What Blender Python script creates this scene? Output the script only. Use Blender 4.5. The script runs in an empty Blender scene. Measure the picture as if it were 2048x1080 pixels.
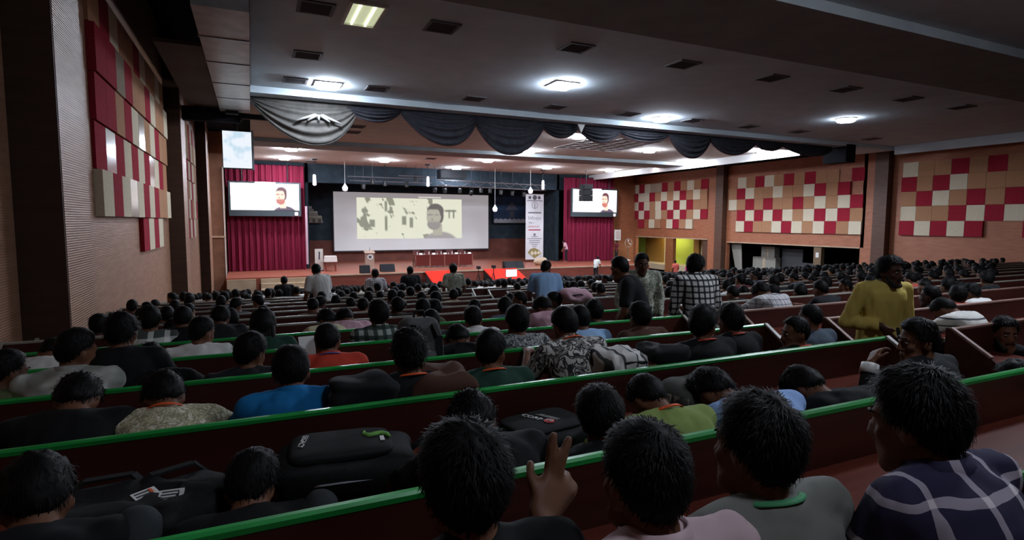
import bpy, math, random
import numpy as np
from mathutils import Matrix, Vector

random.seed(7)
rng = np.random.default_rng(7)
SC = bpy.context.scene
COL = SC.collection
PI = math.pi

# ------------------------------------------------------------------ camera, world, exposure
# World axes: X to the right of the hall, Y towards the stage, Z up; origin at the photographer's eye.
F_PX, YAW, PITCH, ROLL = 1126.72, math.radians(24.793), math.radians(4.919), math.radians(0.2372)
_f = np.array([math.sin(YAW) * math.cos(PITCH), math.cos(YAW) * math.cos(PITCH), -math.sin(PITCH)])
_r0 = np.array([math.cos(YAW), -math.sin(YAW), 0.0])
_u0 = np.cross(_r0, _f)
_r = _r0 * math.cos(ROLL) + _u0 * math.sin(ROLL)
_u = np.cross(_r, _f)
cam_data = bpy.data.cameras.new('camera')
cam_data.sensor_width = 36.0
cam_data.lens = 36.0 * F_PX / 2048.0
cam_data.clip_end = 200.0
cam_data.clip_start = 0.02
cam = bpy.data.objects.new('camera', cam_data)
COL.objects.link(cam)
m4 = Matrix.Identity(4)
for i in range(3):
    m4[i][0], m4[i][1], m4[i][2] = _r[i], _u[i], -_f[i]
cam.matrix_world = m4
SC.camera = cam

world = bpy.data.worlds.new('world')
SC.world = world
world.use_nodes = True
world.node_tree.nodes['Background'].inputs[0].default_value = (0.5, 0.55, 0.65, 1)
world.node_tree.nodes['Background'].inputs[1].default_value = 0.002

SC.view_settings.view_transform = 'Standard'
SC.view_settings.look = 'None'
SC.view_settings.gamma = 1.0
SC.view_settings.use_curve_mapping = False
SC.view_settings.exposure = 0.3
SC.cycles.max_bounces = 3
SC.cycles.diffuse_bounces = 2
SC.cycles.glossy_bounces = 1
SC.cycles.transmission_bounces = 2
SC.cycles.caustics_reflective = False
SC.cycles.caustics_refractive = False
PANEL_LIGHT = 185.0      # ceiling fixtures
FILL_LIGHT = 220.0      # unseen fill lamps added over the rear benches
LED_LIGHT = 1.7         # LED walls


def ray(u, v):
    return _f + _r * (u - 1024) / F_PX + _u * (540 - v) / F_PX


def at(u, v, Y):
    d = ray(u, v)
    return d * (Y / d[1])


def at_x(u, v, X):
    d = ray(u, v)
    return d * (X / d[0])


def at_z(u, v, Z):
    d = ray(u, v)
    return d * (Z / d[2])


# ------------------------------------------------------------------ materials
MATS = {}


def srgb(c):
    if isinstance(c, str):
        c = c.lstrip('#')
        c = [int(c[i:i + 2], 16) / 255 for i in (0, 2, 4)]
    return tuple(x / 12.92 if x <= 0.04045 else ((x + 0.055) / 1.055) ** 2.4 for x in c)


def mat(name, color='#808080', rough=0.6, metal=0.0, spec=0.4, emit=None, strength=0.0, coat=0.0):
    if name in MATS:
        return MATS[name]
    m = bpy.data.materials.new(name)
    m.use_nodes = True
    b = m.node_tree.nodes['Principled BSDF']
    b.inputs['Base Color'].default_value = (*srgb(color), 1)
    b.inputs['Roughness'].default_value = rough
    b.inputs['Metallic'].default_value = metal
    b.inputs['Specular IOR Level'].default_value = spec
    if coat:
        b.inputs['Coat Weight'].default_value = coat
        b.inputs['Coat Roughness'].default_value = 0.15
    if emit:
        b.inputs['Emission Color'].default_value = (*srgb(emit), 1)
        b.inputs['Emission Strength'].default_value = strength
    MATS[name] = m
    return m


def nd(m, t, **kw):
    n = m.node_tree.nodes.new(t)
    for k, v in kw.items():
        setattr(n, k, v)
    return n


def lk(m, a, b):
    m.node_tree.links.new(a, b)


def noisy(name, c1, c2, scale=4.0, rough=0.6, spec=0.4, bump=0.0, detail=2, stretch=(1, 1, 1), lo=0.35, hi=0.65, metal=0.0, coat=0.0):
    """Two colours mixed by object-space noise, with optional fine relief."""
    if name in MATS:
        return MATS[name]
    m = mat(name, c1, rough, metal, spec, coat=coat)
    b = m.node_tree.nodes['Principled BSDF']
    tc = nd(m, 'ShaderNodeTexCoord')
    mp = nd(m, 'ShaderNodeMapping')
    mp.inputs['Scale'].default_value = stretch
    lk(m, tc.outputs['Object'], mp.inputs[0])
    no = nd(m, 'ShaderNodeTexNoise')
    no.inputs['Scale'].default_value = scale
    no.inputs['Detail'].default_value = detail
    lk(m, mp.outputs[0], no.inputs['Vector'])
    cr = nd(m, 'ShaderNodeValToRGB')
    cr.color_ramp.elements[0].position = lo
    cr.color_ramp.elements[1].position = hi
    cr.color_ramp.elements[0].color = (*srgb(c1), 1)
    cr.color_ramp.elements[1].color = (*srgb(c2), 1)
    lk(m, no.outputs['Fac'], cr.inputs[0])
    lk(m, cr.outputs[0], b.inputs['Base Color'])
    if bump:
        bp = nd(m, 'ShaderNodeBump')
        bp.inputs['Strength'].default_value = bump
        bp.inputs['Distance'].default_value = 0.01
        lk(m, no.outputs['Fac'], bp.inputs['Height'])
        lk(m, bp.outputs[0], b.inputs['Normal'])
    return m


def grooved_wood(name, c1, c2, rough=0.42, groove=75.0):
    """Veneer acoustic board: stretched grain and fine horizontal grooves."""
    m = noisy(name, c1, c2, scale=3.0, rough=rough, spec=0.5, stretch=(0.6, 0.6, 4.0), lo=0.3, hi=0.7)
    b = m.node_tree.nodes['Principled BSDF']
    tc = nd(m, 'ShaderNodeTexCoord')
    wv = nd(m, 'ShaderNodeTexWave')
    wv.bands_direction = 'Z'
    wv.inputs['Scale'].default_value = groove / 6.28
    lk(m, tc.outputs['Object'], wv.inputs['Vector'])
    bp = nd(m, 'ShaderNodeBump')
    bp.inputs['Strength'].default_value = 0.25
    bp.inputs['Distance'].default_value = 0.012
    lk(m, wv.outputs['Fac'], bp.inputs['Height'])
    lk(m, bp.outputs[0], b.inputs['Normal'])
    return m


def bands(name, base, stripe, fx=9.0, fz=9.0, wx=0.3, wz=0.3, cross=None, rough=0.85, off=0.0):
    """Woven check: bands in local x and z; crossings take a third colour."""
    if name in MATS:
        return MATS[name]
    m = mat(name, base, rough, 0, 0.2)
    b = m.node_tree.nodes['Principled BSDF']
    tc = nd(m, 'ShaderNodeTexCoord')
    sp = nd(m, 'ShaderNodeSeparateXYZ')
    lk(m, tc.outputs['Object'], sp.inputs[0])

    def band(sock, f, w):
        a = nd(m, 'ShaderNodeMath', operation='MULTIPLY_ADD')
        lk(m, sock, a.inputs[0])
        a.inputs[1].default_value = f
        a.inputs[2].default_value = 20.0 + off
        fr = nd(m, 'ShaderNodeMath', operation='FRACT')
        lk(m, a.outputs[0], fr.inputs[0])
        lt = nd(m, 'ShaderNodeMath', operation='LESS_THAN')
        lk(m, fr.outputs[0], lt.inputs[0])
        lt.inputs[1].default_value = w
        return lt.outputs[0]
    col = None
    prev = (*srgb(base), 1)
    s1 = band(sp.outputs['X'], fx, wx) if fx else None
    s2 = band(sp.outputs['Z'], fz, wz) if fz else None
    mx = nd(m, 'ShaderNodeMix', data_type='RGBA')
    mx.inputs['A'].default_value = prev
    mx.inputs['B'].default_value = (*srgb(stripe), 1)
    if s1 and s2:
        ad = nd(m, 'ShaderNodeMath', operation='MAXIMUM')
        lk(m, s1, ad.inputs[0])
        lk(m, s2, ad.inputs[1])
        lk(m, ad.outputs[0], mx.inputs['Factor'])
    else:
        lk(m, s1 or s2, mx.inputs['Factor'])
    col = mx.outputs['Result']
    if cross and s1 and s2:
        mu = nd(m, 'ShaderNodeMath', operation='MULTIPLY')
        lk(m, s1, mu.inputs[0])
        lk(m, s2, mu.inputs[1])
        m2 = nd(m, 'ShaderNodeMix', data_type='RGBA')
        lk(m, col, m2.inputs['A'])
        m2.inputs['B'].default_value = (*srgb(cross), 1)
        lk(m, mu.outputs[0], m2.inputs['Factor'])
        col = m2.outputs['Result']
    lk(m, col, b.inputs['Base Color'])
    return m


def print_cloth(name, cols, scale=14.0, rough=0.85):
    """Printed cloth: patches of three colours."""
    if name in MATS:
        return MATS[name]
    m = mat(name, cols[0], rough, 0, 0.2)
    b = m.node_tree.nodes['Principled BSDF']
    tc = nd(m, 'ShaderNodeTexCoord')
    no = nd(m, 'ShaderNodeTexNoise')
    no.inputs['Scale'].default_value = scale
    no.inputs['Detail'].default_value = 3
    no.inputs['Distortion'].default_value = 1.4
    lk(m, tc.outputs['Object'], no.inputs['Vector'])
    cr = nd(m, 'ShaderNodeValToRGB')
    cr.color_ramp.interpolation = 'CONSTANT'
    e = cr.color_ramp.elements
    e[0].position, e[1].position = 0.0, 0.44
    e[0].color, e[1].color = (*srgb(cols[0]), 1), (*srgb(cols[1]), 1)
    x = e.new(0.53)
    x.color = (*srgb(cols[2]), 1)
    x = e.new(0.62)
    x.color = (*srgb(cols[0]), 1)
    lk(m, no.outputs['Fac'], cr.inputs[0])
    lk(m, cr.outputs[0], b.inputs['Base Color'])
    return m


def vcol_mat(name, strength, emis=True, rough=0.5):
    if name in MATS:
        return MATS[name]
    m = mat(name, '#202020', rough, 0, 0.3)
    b = m.node_tree.nodes['Principled BSDF']
    a = nd(m, 'ShaderNodeAttribute')
    a.attribute_name = 'col'
    if emis:
        lk(m, a.outputs['Color'], b.inputs['Emission Color'])
        b.inputs['Emission Strength'].default_value = strength
    else:
        lk(m, a.outputs['Color'], b.inputs['Base Color'])
    return m


# ------------------------------------------------------------------ mesh helpers
class MB:
    def __init__(self):
        self.v, self.f = [], []

    def add(self, V, Fs):
        o = len(self.v)
        self.v += [tuple(map(float, p)) for p in V]
        self.f += [tuple(i + o for i in f) for f in Fs]
        return self

    def box(self, x0, x1, y0, y1, z0, z1):
        V = [(x, y, z) for z in (z0, z1) for y in (y0, y1) for x in (x0, x1)]
        return self.add(V, [(0, 2, 3, 1), (4, 5, 7, 6), (0, 1, 5, 4), (2, 6, 7, 3), (0, 4, 6, 2), (1, 3, 7, 5)])

    def bar(self, p, q, w, h=None):
        """Square bar from p to q."""
        p, q = np.array(p, float), np.array(q, float)
        h = h or w
        d = q - p
        d /= np.linalg.norm(d)
        up = np.array([0, 0, 1.0]) if abs(d[2]) < 0.9 else np.array([0, 1.0, 0])
        s = np.cross(d, up)
        s /= np.linalg.norm(s)
        t = np.cross(s, d)
        V = [c + s * a * w / 2 + t * b * h / 2 for c in (p, q) for a, b in ((-1, -1), (1, -1), (1, 1), (-1, 1))]
        return self.add(V, [(0, 1, 2, 3), (7, 6, 5, 4), (0, 4, 5, 1), (1, 5, 6, 2), (2, 6, 7, 3), (3, 7, 4, 0)])

    def tube(self, pts, r, n=8):
        """Tube along a polyline, r a number or a list."""
        pts = [np.array(p, float) for p in pts]
        rs = r if hasattr(r, '__len__') else [r] * len(pts)
        V, Fs = [], []
        prev = None
        for i, p in enumerate(pts):
            d = pts[min(i + 1, len(pts) - 1)] - pts[max(i - 1, 0)]
            d /= np.linalg.norm(d) + 1e-9
            if prev is None:
                a = np.array([0, 0, 1.0]) if abs(d[2]) < 0.9 else np.array([1.0, 0, 0])
            else:
                a = prev
            s = np.cross(d, a)
            s /= np.linalg.norm(s) + 1e-9
            a = np.cross(s, d)
            prev = a
            for j in range(n):
                t = 2 * PI * j / n
                V.append(p + (s * math.cos(t) + a * math.sin(t)) * rs[i])
        for i in range(len(pts) - 1):
            for j in range(n):
                k = (j + 1) % n
                Fs.append((i * n + j, i * n + k, (i + 1) * n + k, (i + 1) * n + j))
        Fs.append(tuple(range(n - 1, -1, -1)))
        Fs.append(tuple((len(pts) - 1) * n + j for j in range(n)))
        return self.add(V, Fs)

    def lathe(self, prof, n=16, c=(0, 0, 0)):
        V, Fs = [], []
        for r, z in prof:
            for j in range(n):
                t = 2 * PI * j / n
                V.append((c[0] + r * math.cos(t), c[1] + r * math.sin(t), c[2] + z))
        for i in range(len(prof) - 1):
            for j in range(n):
                k = (j + 1) % n
                Fs.append((i * n + j, i * n + k, (i + 1) * n + k, (i + 1) * n + j))
        Fs.append(tuple(range(n - 1, -1, -1)))
        Fs.append(tuple((len(prof) - 1) * n + j for j in range(n)))
        return self.add(V, Fs)

    def prism(self, poly, axis, a, b):
        """Polygon extruded along an axis: poly holds the other two coordinates in xyz order."""
        def p3(p, t):
            q = list(p)
            q.insert(axis, t)
            return q
        n = len(poly)
        V = [p3(p, a) for p in poly] + [p3(p, b) for p in poly]
        Fs = [tuple(range(n)), tuple(range(2 * n - 1, n - 1, -1))]
        Fs += [(i, i + n, (i + 1) % n + n, (i + 1) % n) for i in range(n)]
        return self.add(V, Fs)

    def ell(self, c, r, R=None, n=14, m=10):
        V, Fs = ellipsoid(c, r, R, n, m)
        return self.add(V, Fs)

    def mesh(self, name, smooth=False):
        me = bpy.data.meshes.new(name)
        me.from_pydata(self.v, [], self.f)
        me.update()
        if smooth:
            me.polygons.foreach_set('use_smooth', [True] * len(me.polygons))
        return me

    def build(self, name, material, parent=None, smooth=False, loc=None):
        return obj(name, self.mesh(name, smooth), material, parent, loc)


def ellipsoid(c, r, R=None, n=14, m=10):
    V = [(0, 0, -1)]
    for i in range(1, m):
        a = -PI / 2 + PI * i / m
        for j in range(n):
            t = 2 * PI * j / n
            V.append((math.cos(a) * math.cos(t), math.cos(a) * math.sin(t), math.sin(a)))
    V.append((0, 0, 1))
    V = np.array(V) * np.array(r)
    if R is not None:
        V = V @ np.array(R).T
    V = V + np.array(c)
    Fs = []
    for j in range(n):
        Fs.append((0, 1 + (j + 1) % n, 1 + j))
    for i in range(m - 2):
        for j in range(n):
            k = (j + 1) % n
            a = 1 + i * n
            Fs.append((a + j, a + k, a + n + k, a + n + j))
    a = 1 + (m - 2) * n
    for j in range(n):
        Fs.append((a + j, a + (j + 1) % n, len(V) - 1))
    return V, Fs


def obj(name, me, material=None, parent=None, loc=None, rot=None):
    o = bpy.data.objects.new(name, me)
    COL.objects.link(o)
    if material is not None:
        if len(me.materials) == 0:
            me.materials.append(material)
        elif me.materials[0] != material:
            o.material_slots[0].link = 'OBJECT'
            o.material_slots[0].material = material
    if parent is not None:
        o.parent = parent
    if loc is not None:
        o.location = loc
    if rot is not None:
        o.rotation_euler = rot
    return o


def tag(o, label, cat, group=None):
    o['label'] = label
    o['category'] = cat
    if group:
        o['group'] = group
    return o


def struct(o):
    o['kind'] = 'structure'
    return o


def empty(name, loc, label, cat, group=None, rz=0.0):
    o = bpy.data.objects.new(name, None)
    COL.objects.link(o)
    o.location = loc
    o.rotation_euler = (0, 0, rz)
    o.empty_display_size = 0.1
    return tag(o, label, cat, group)


def copy_tree(o, parent=None):
    c = o.copy()
    COL.objects.link(c)
    c.parent = parent
    for ch in list(o.children):
        copy_tree(ch, c)
    return c


def text_mesh(txt, size, name='lettering', extrude=0.001, align='CENTER'):
    cu = bpy.data.curves.new('t', 'FONT')
    cu.body = txt
    cu.size = size
    cu.extrude = extrude
    cu.align_x = align
    cu.align_y = 'CENTER'
    cu.resolution_u = 2
    o = bpy.data.objects.new('t', cu)
    COL.objects.link(o)
    dg = bpy.context.evaluated_depsgraph_get()
    me = bpy.data.meshes.new_from_object(o.evaluated_get(dg))
    me.name = name
    bpy.data.objects.remove(o)
    bpy.data.curves.remove(cu)
    return me


def grid_mesh(name, nx, nz, fn, col=None, smooth=True):
    """Grid over u,v in 0..1; fn gives points; col gives vertex colours."""
    U, V = np.meshgrid(np.linspace(0, 1, nx), np.linspace(0, 1, nz))
    Pt = fn(U.ravel(), V.ravel())
    idx = np.arange(nx * nz).reshape(nz, nx)
    Fs = np.stack([idx[:-1, :-1], idx[:-1, 1:], idx[1:, 1:], idx[1:, :-1]], -1).reshape(-1, 4)
    me = bpy.data.meshes.new(name)
    me.from_pydata(Pt.tolist(), [], Fs.tolist())
    if smooth:
        me.polygons.foreach_set('use_smooth', [True] * len(me.polygons))
    if col is not None:
        a = me.color_attributes.new('col', 'FLOAT_COLOR', 'POINT')
        C = np.ones((nx * nz, 4), np.float32)
        C[:, :3] = col(U.ravel(), V.ravel())
        a.data.foreach_set('color', C.ravel())
    me.update()
    return me


# ------------------------------------------------------------------ palette
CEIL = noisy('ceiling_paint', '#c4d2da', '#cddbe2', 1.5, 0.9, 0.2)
CEIL_D = noisy('ceiling_paint_dim', '#8f9598', '#989ea1', 1.5, 0.9, 0.2)  # darker copy of the ceiling paint, shade of unlit beams put into it
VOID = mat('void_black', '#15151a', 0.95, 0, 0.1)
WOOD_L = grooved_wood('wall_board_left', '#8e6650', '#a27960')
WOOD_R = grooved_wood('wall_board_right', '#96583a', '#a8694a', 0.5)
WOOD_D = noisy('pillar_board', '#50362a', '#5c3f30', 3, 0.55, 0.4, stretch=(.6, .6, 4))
PILLAR_SHADE = noisy('pillar_shade', '#38251b', '#422c20', 3, 0.6, 0.3, stretch=(.6, .6, 4))  # pillar side turned from the lamps, its shade put into the colour
WOOD_COL = noisy('column_board', '#8a5230', '#97603a', 3, 0.5, 0.4, stretch=(.6, .6, 4))
P_RED = noisy('panel_red', '#8c1f2c', '#98283a', 30, 0.95, 0.15, bump=0.2)
P_CREAM = noisy('panel_cream', '#c9bda4', '#d3c8b0', 30, 0.95, 0.15, bump=0.2)
P_TAN = noisy('panel_tan', '#a3785a', '#ad8060', 30, 0.9, 0.2, bump=0.2)
P_GLOSS = mat('panel_gloss', '#b0a08c', 0.18, 0, 0.6)
BENCH = noisy('bench_laminate', '#3a1a14', '#45211a', 5, 0.38, 0.45, stretch=(.4, 3, 3), coat=0.15)
DESK = noisy('desk_laminate', '#5e2a20', '#6c3428', 5, 0.28, 0.5, stretch=(.4, 3, 3), coat=0.3)
RAIL_G = noisy('rail_green', '#178236', '#25a048', 9, 0.3, 0.6, stretch=(.3, 3, 3))
RAIL_W = noisy('rail_pale', '#8b897e', '#a19f93', 9, 0.35, 0.5, stretch=(.3, 3, 3))
RAIL_P = noisy('rail_pinkish', '#7c5f55', '#97786c', 9, 0.35, 0.5, stretch=(.3, 3, 3))
FLOOR = noisy('floor_tile', '#4a4038', '#554a40', 2, 0.5, 0.4)
STAGE_W = noisy('stage_wood', '#8a4a38', '#9a5846', 2.5, 0.4, 0.5, stretch=(.4, 3, 3))
STAGE_F = noisy('stage_front_wood', '#7c3c30', '#8a483a', 2.5, 0.5, 0.4, stretch=(.4, 3, 3))
BACKW = noisy('stage_back_cloth', '#283138', '#323c44', 2, 0.9, 0.1)
BACKB = noisy('stage_back_board', '#5c3026', '#6a3a2e', 2, 0.6, 0.3)
CURT = noisy('curtain_red', '#66122a', '#781a36', 3, 0.8, 0.2, stretch=(6, 1, .2))
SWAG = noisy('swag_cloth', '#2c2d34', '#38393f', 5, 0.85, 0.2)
SWAG_LIT = noisy('swag_cloth_lit', '#4a4946', '#585652', 5, 0.8, 0.25)  # lit copy of the swag cloth, lamp light put into a paler grey
TRIM_B = mat('swag_trim', '#4a2a28', 0.9)
BLACK = mat('matte_black', '#141416', 0.6, 0, 0.4)
DKMET = mat('dark_metal', '#24262a', 0.4, 0.6, 0.5)
ALU = mat('aluminium', '#9a9ea4', 0.35, 0.9, 0.5)
FOIL = noisy('duct_foil', '#9a9a98', '#b4b4b2', 3, 0.35, 0.5, bump=0.6, detail=6, metal=0.35)
WHITE = mat('white_plastic', '#d8d8d4', 0.5)
CREAMP = noisy('cream_paint', '#b09a80', '#bda88e', 2, 0.7, 0.3)
REDC = noisy('red_carpet', '#c8281e', '#d6382a', 40, 0.95, 0.1)
CLOTHB = noisy('bag_black', '#0e0f10', '#151617', 60, 0.75, 0.3, bump=0.1, detail=1)
SKINS = [mat('skin_%s' % n, a, 0.6, 0, 0.25) for n, a, b in
         (('brown', '#66422f', '#6e4935'), ('deep', '#4a2f22', '#523627'), ('tan', '#7c583f', '#846047'))]
HAIR = mat('hair_black', '#0a0909', 0.62, 0, 0.15)
PANTS = mat('trousers_dark', '#1e2126', 0.85, 0, 0.2)
PANTS_G = mat('trousers_grey', '#2e3133', 0.85, 0, 0.2)


# ------------------------------------------------------------------ hall profile
PITCH_ROW = 1.0
Y_RAIL0 = 1.382


def rail_y(k):
    return Y_RAIL0 + k * PITCH_ROW


def rail_z(Y):
    Y = min(Y, 31.5)
    return -(0.583 + 0.08 * Y) if Y <= 12.2 else -(1.559 + 0.115 * (Y - 12.2))


RAIL_H = 1.10


def floor_z(Y):
    return rail_z(Y) - RAIL_H


XW_L, XW_R = -2.17, 31.1
Z_CEIL, Z_BEAM = 3.89, 3.70
Y_BACK, Y_STAGE, Y_CURT, Y_END = -4.0, 35.5, 40.0, 46.7
Z_STAGE = -3.28

# ------------------------------------------------------------------ structure: floor
ys = [Y_BACK] + [rail_y(k) for k in range(0, 31)] + [Y_END + 1]
fl = MB()
V, Fs = [], []
for y in ys:
    V += [(XW_L - 0.6, y, floor_z(y)), (XW_R + 8, y, floor_z(y))]
n = len(ys)
V += [(x, y, -6.5) for y in (Y_BACK, Y_END + 1) for x in (XW_L - 0.6, XW_R + 8)]
for i in range(n - 1):
    Fs.append((2 * i, 2 * i + 1, 2 * i + 3, 2 * i + 2))
fl.add(V, Fs)
struct(fl.build('floor', FLOOR))

# ceiling slabs with dropped beams
c = MB()
c.box(0.1, 30.0, Y_BACK, 7.02, Z_CEIL, Z_CEIL + .25)
c.box(0.1, 30.0, 9.43, 18.3, Z_CEIL, Z_CEIL + .25)
ceil_near = struct(c.build('ceiling', CEIL))
c = MB()
c.box(0.1, 26.0, 20.7, 29.3, Z_CEIL, Z_CEIL + .25)
c.box(0.1, 26.0, 31.3, 41.0, Z_CEIL, Z_CEIL + .25)
c.build('ceiling_bay', noisy('ceiling_bay_paint', '#cfc9c0', '#d8d2c9', 1.5, 0.9, 0.2), ceil_near)
c = MB()
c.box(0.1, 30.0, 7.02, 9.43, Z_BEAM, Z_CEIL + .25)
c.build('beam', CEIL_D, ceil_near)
c = MB()
c.box(0.1, 30.0, 18.3, 20.7, Z_BEAM, Z_CEIL + .25)
c.build('beam', CEIL, ceil_near)
c = MB()
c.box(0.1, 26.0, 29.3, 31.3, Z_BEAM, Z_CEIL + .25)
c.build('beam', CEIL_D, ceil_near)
c = MB()
c.box(26.0, 26.15, 20.7, 41.0, 3.48, Z_CEIL + .25)
c.box(26.0, 28.2, 20.7, 41.0, Z_CEIL, Z_CEIL + .25)
c.build('fascia', mat('fascia_white', '#c9c8c6', 0.8), ceil_near)
c = MB()
c.box(29.9, 30.05, Y_BACK, 18.3, 3.48, Z_CEIL + .25)
c.build('fascia', CEIL, ceil_near)
up = MB()
up.box(XW_L - 0.6, XW_R + 8, Y_BACK - .2, Y_END + 1.2, 5.4, 5.6)
struct(up.build('ceiling_upper', VOID))
# T-bar grid cut into one ceiling bay
for i in range(7):
    g = MB()
    g.bar((14.6 + .62 * i, 22.0, Z_CEIL - .012), (14.6 + .62 * i, 26.4, Z_CEIL - .012), 0.05, 0.02)
    g.build('grid_bar', WHITE, ceil_near)
for i in range(8):
    g = MB()
    g.bar((14.6, 22.0 + .62 * i, Z_CEIL - .012), (18.4, 22.0 + .62 * i, Z_CEIL - .012), 0.05, 0.02)
    g.build('grid_bar', WHITE, ceil_near)
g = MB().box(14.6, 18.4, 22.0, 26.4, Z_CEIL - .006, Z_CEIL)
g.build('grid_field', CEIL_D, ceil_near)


# ------------------------------------------------------------------ left wall
def solid(name, mt, parent, *b):
    m = MB()
    m.box(*b)
    return m.build(name, mt, parent)


w = MB()
w.box(XW_L - .3, XW_L, Y_BACK, 42.0, -6.4, 5.4)
wall_l = struct(w.build('wall_left', WOOD_L))
for y0, y1 in ((7.31, 8.35), (19.1, 20.2), (29.4, 30.6)):
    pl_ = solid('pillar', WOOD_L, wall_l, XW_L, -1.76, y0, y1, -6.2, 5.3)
    solid('pillar_shade_face', PILLAR_SHADE, pl_, XW_L, -1.765, y0 - .03, y0, -6.2, 5.3)  # added thin sheet that carries the painted shade of this face
# squares: R red, C cream, T tan, G glossy
SQ = 0.733


def squares(parent, x_face, y_start, ystep, z_top, rows, sx, sq, thick0=0.05):
    cache = {}
    for r, row in enumerate(rows):
        for i, ch in enumerate(row):
            if ch == '.':
                continue
            th = thick0 + 0.035 * ((i * 3 + r * 5) % 3)
            key = (round(th, 3), sq)
            if key not in cache:
                b = MB()
                b.box(0, sx * th, 0, sq - .012, -(sq - .012), 0)
                cache[key] = b.mesh('panel')
                cache[key].materials.append(P_RED)
            mt = {'R': P_RED, 'C': P_CREAM, 'T': P_TAN, 'G': P_GLOSS}[ch]
            yy = y_start + ystep * i
            obj('panel', cache[key], mt, parent, (x_face, yy if ystep > 0 else yy - sq, z_top - r * sq))


squares(wall_l, XW_L, 10.6, SQ, 3.71, [
    'TRCTTRCTTCT',
    'RRGRTTRCTTC',
    'RRTRCGTCRTT',
    'RGRCRCRGCRT',
    'CRCGCRCRTTC',
    '.....RCRC..'], 1, SQ)
squares(wall_l, XW_L, 22.4, SQ, 3.71, [
    'CRCTRCR', 'RCTRCTC', 'CTRCRCT', 'RCRTCRC', 'CRCRTCR', '..RCRC.'], 1, SQ)
# torn paper on the left wall
for u_, v_ in ((155, 466), (172, 503)):
    p = at_x(u_, v_, XW_L)
    pm = MB()
    pm.prism([(0, 0), (.09, .06), (.16, .22), (.07, .17), (-.02, .24), (.03, .1)], 0, 0, .004)
    t = pm.build('paper_scrap', WHITE, None, loc=(XW_L + .002, p[1], p[2] - .1))
    tag(t, 'torn white paper scrap on the left wall, %s of two' % ('upper' if v_ < 480 else 'lower'), 'paper')
# doorway, ledge and conduits near the stage on the left
d = struct(solid('door_1', mat('door_brown', '#5a3f2c', 0.5), None, XW_L, XW_L + .06, 30.9, 34.6, -5.2, -1.75))
solid('door_frame', mat('frame_pale', '#a08068', 0.5), d, XW_L, XW_L + .1, 30.75, 30.9, -5.2, -1.6)
solid('door_frame', mat('frame_pale'), d, XW_L, XW_L + .1, 30.75, 34.75, -1.72, -1.6)
s = struct(solid('wall_stage_left', noisy('wing_board', '#74503c', '#825c46', 2, .6), None, XW_L, -1.42, 38.6, 39.0, -6.0, 5.3))
solid('conduit', WHITE, s, -1.5, -1.44, 38.54, 38.6, -5.0, 3.2)
solid('ledge', CREAMP, s, XW_L, -1.42, 38.5, 38.6, -1.05, -.95)
# left void: duct, soffit board, hanging foil box
dk = empty('air_duct', (-.32, 15.2, 3.3), 'long silver foil air duct under the dark slot beside the left wall', 'duct')
m = MB()
m.box(-.42, .40, -5.0, 4.4, 0, .5)
m.build('duct_body', FOIL, dk)
for yy in (-3.4, -1.6, .4, 2.2, 3.9):
    m = MB()
    m.box(-.44, .41, yy, yy + .06, -.012, .51)
    m.build('duct_band', ALU, dk)
m = MB()
m.bar((-.1, 4.2, -.1), (-.1, 4.2, .6), .35, .3)
m.build('bracket', BLACK, dk)
sb = solid('soffit_board', noisy('soffit_paint', '#4d443e', '#57504a', 1, .9), None, -1.6, -.78, 13.0, 19.6, 3.42, 3.5)
tag(sb, 'brown soffit board hanging between left wall and foil duct', 'board')
sb2 = solid('slot_beam', VOID, None, -2.1, -.2, 19.6, 19.9, 3.0, 3.4)
tag(sb2, 'black cross beam in the slot above the left wall', 'beam')
hd = empty('hanging_display', (-.31, 20.0, 1.66), 'bright hanging display screen beside the left pillar under the swag beam', 'screen')
m = MB().box(-.44, .42, .02, .12, -.04, 1.16)
m.build('casing', DKMET, hd)
DISPLAY_PARENT = hd
m = MB().bar((.44, .0, -.06), (.44, .0, 1.2), .05, .05)
m.build('edge_post', ALU, hd)
m = MB()
m.bar((-.05, .07, 1.16), (-.05, .07, 2.05), .12, .12)
m.build('mount_pole', BLACK, hd)
m = MB()
m.bar((-1.4, .07, 1.62), (.9, .07, 1.62), .12, .16)
m.bar((-.05, -.05, 1.45), (-.05, -.05, 1.85), .4, .1)
m.build('mount_bracket', BLACK, hd)

# ------------------------------------------------------------------ right wall with bays
w = MB()
for y0, y1, zb in ((32.3, 42.0, -1.25), (20.4, 30.4, -1.38), (Y_BACK, 18.6, -6.3)):
    w.box(XW_R, XW_R + .3, y0, y1, zb, 4.0)
w.box(XW_R, XW_R + .3, 41.0, 42.0, -6.3, -1.25)
w.box(XW_R, XW_R + .3, 18.6, 20.6, -6.3, 4.0)
w.box(XW_R, XW_R + .3, 30.4, 32.3, -6.3, 4.0)
wall_r = struct(w.build('wall_right', WOOD_R))
for y0, y1 in ((19.0, 19.7), (30.5, 31.2)):
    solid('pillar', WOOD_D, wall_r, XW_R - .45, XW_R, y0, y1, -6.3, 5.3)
SQR = 0.752
squares(wall_r, XW_R, 30.3, -SQR, 3.10, [
    '.CTRCTRTRTT.R', 'TRCTTCTTCRTR.', 'CTRTRTTRTCTCR', '.RCRCRCTCRCRT', '.CRTTCRCTCRTC'], -1, SQR)
squares(wall_r, XW_R, 41.4, -SQR, 3.24, [
    'CRCGGRTRTCTR', 'RCCRTCTCRTCT', 'CRCTCRCRCRTT', 'RCRTCTRCRTCR', '.R.CT.CRTC..'], -1, SQR)
squares(wall_r, XW_R, 18.5, -SQR, 3.12, [
    'CTTRTRTRTTR', 'RTRCTTTRCTR', 'TRCTRTRRTCR', 'CTTRCRCRCTC', 'RCRCR..RTRC'], -1, SQR)
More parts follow.
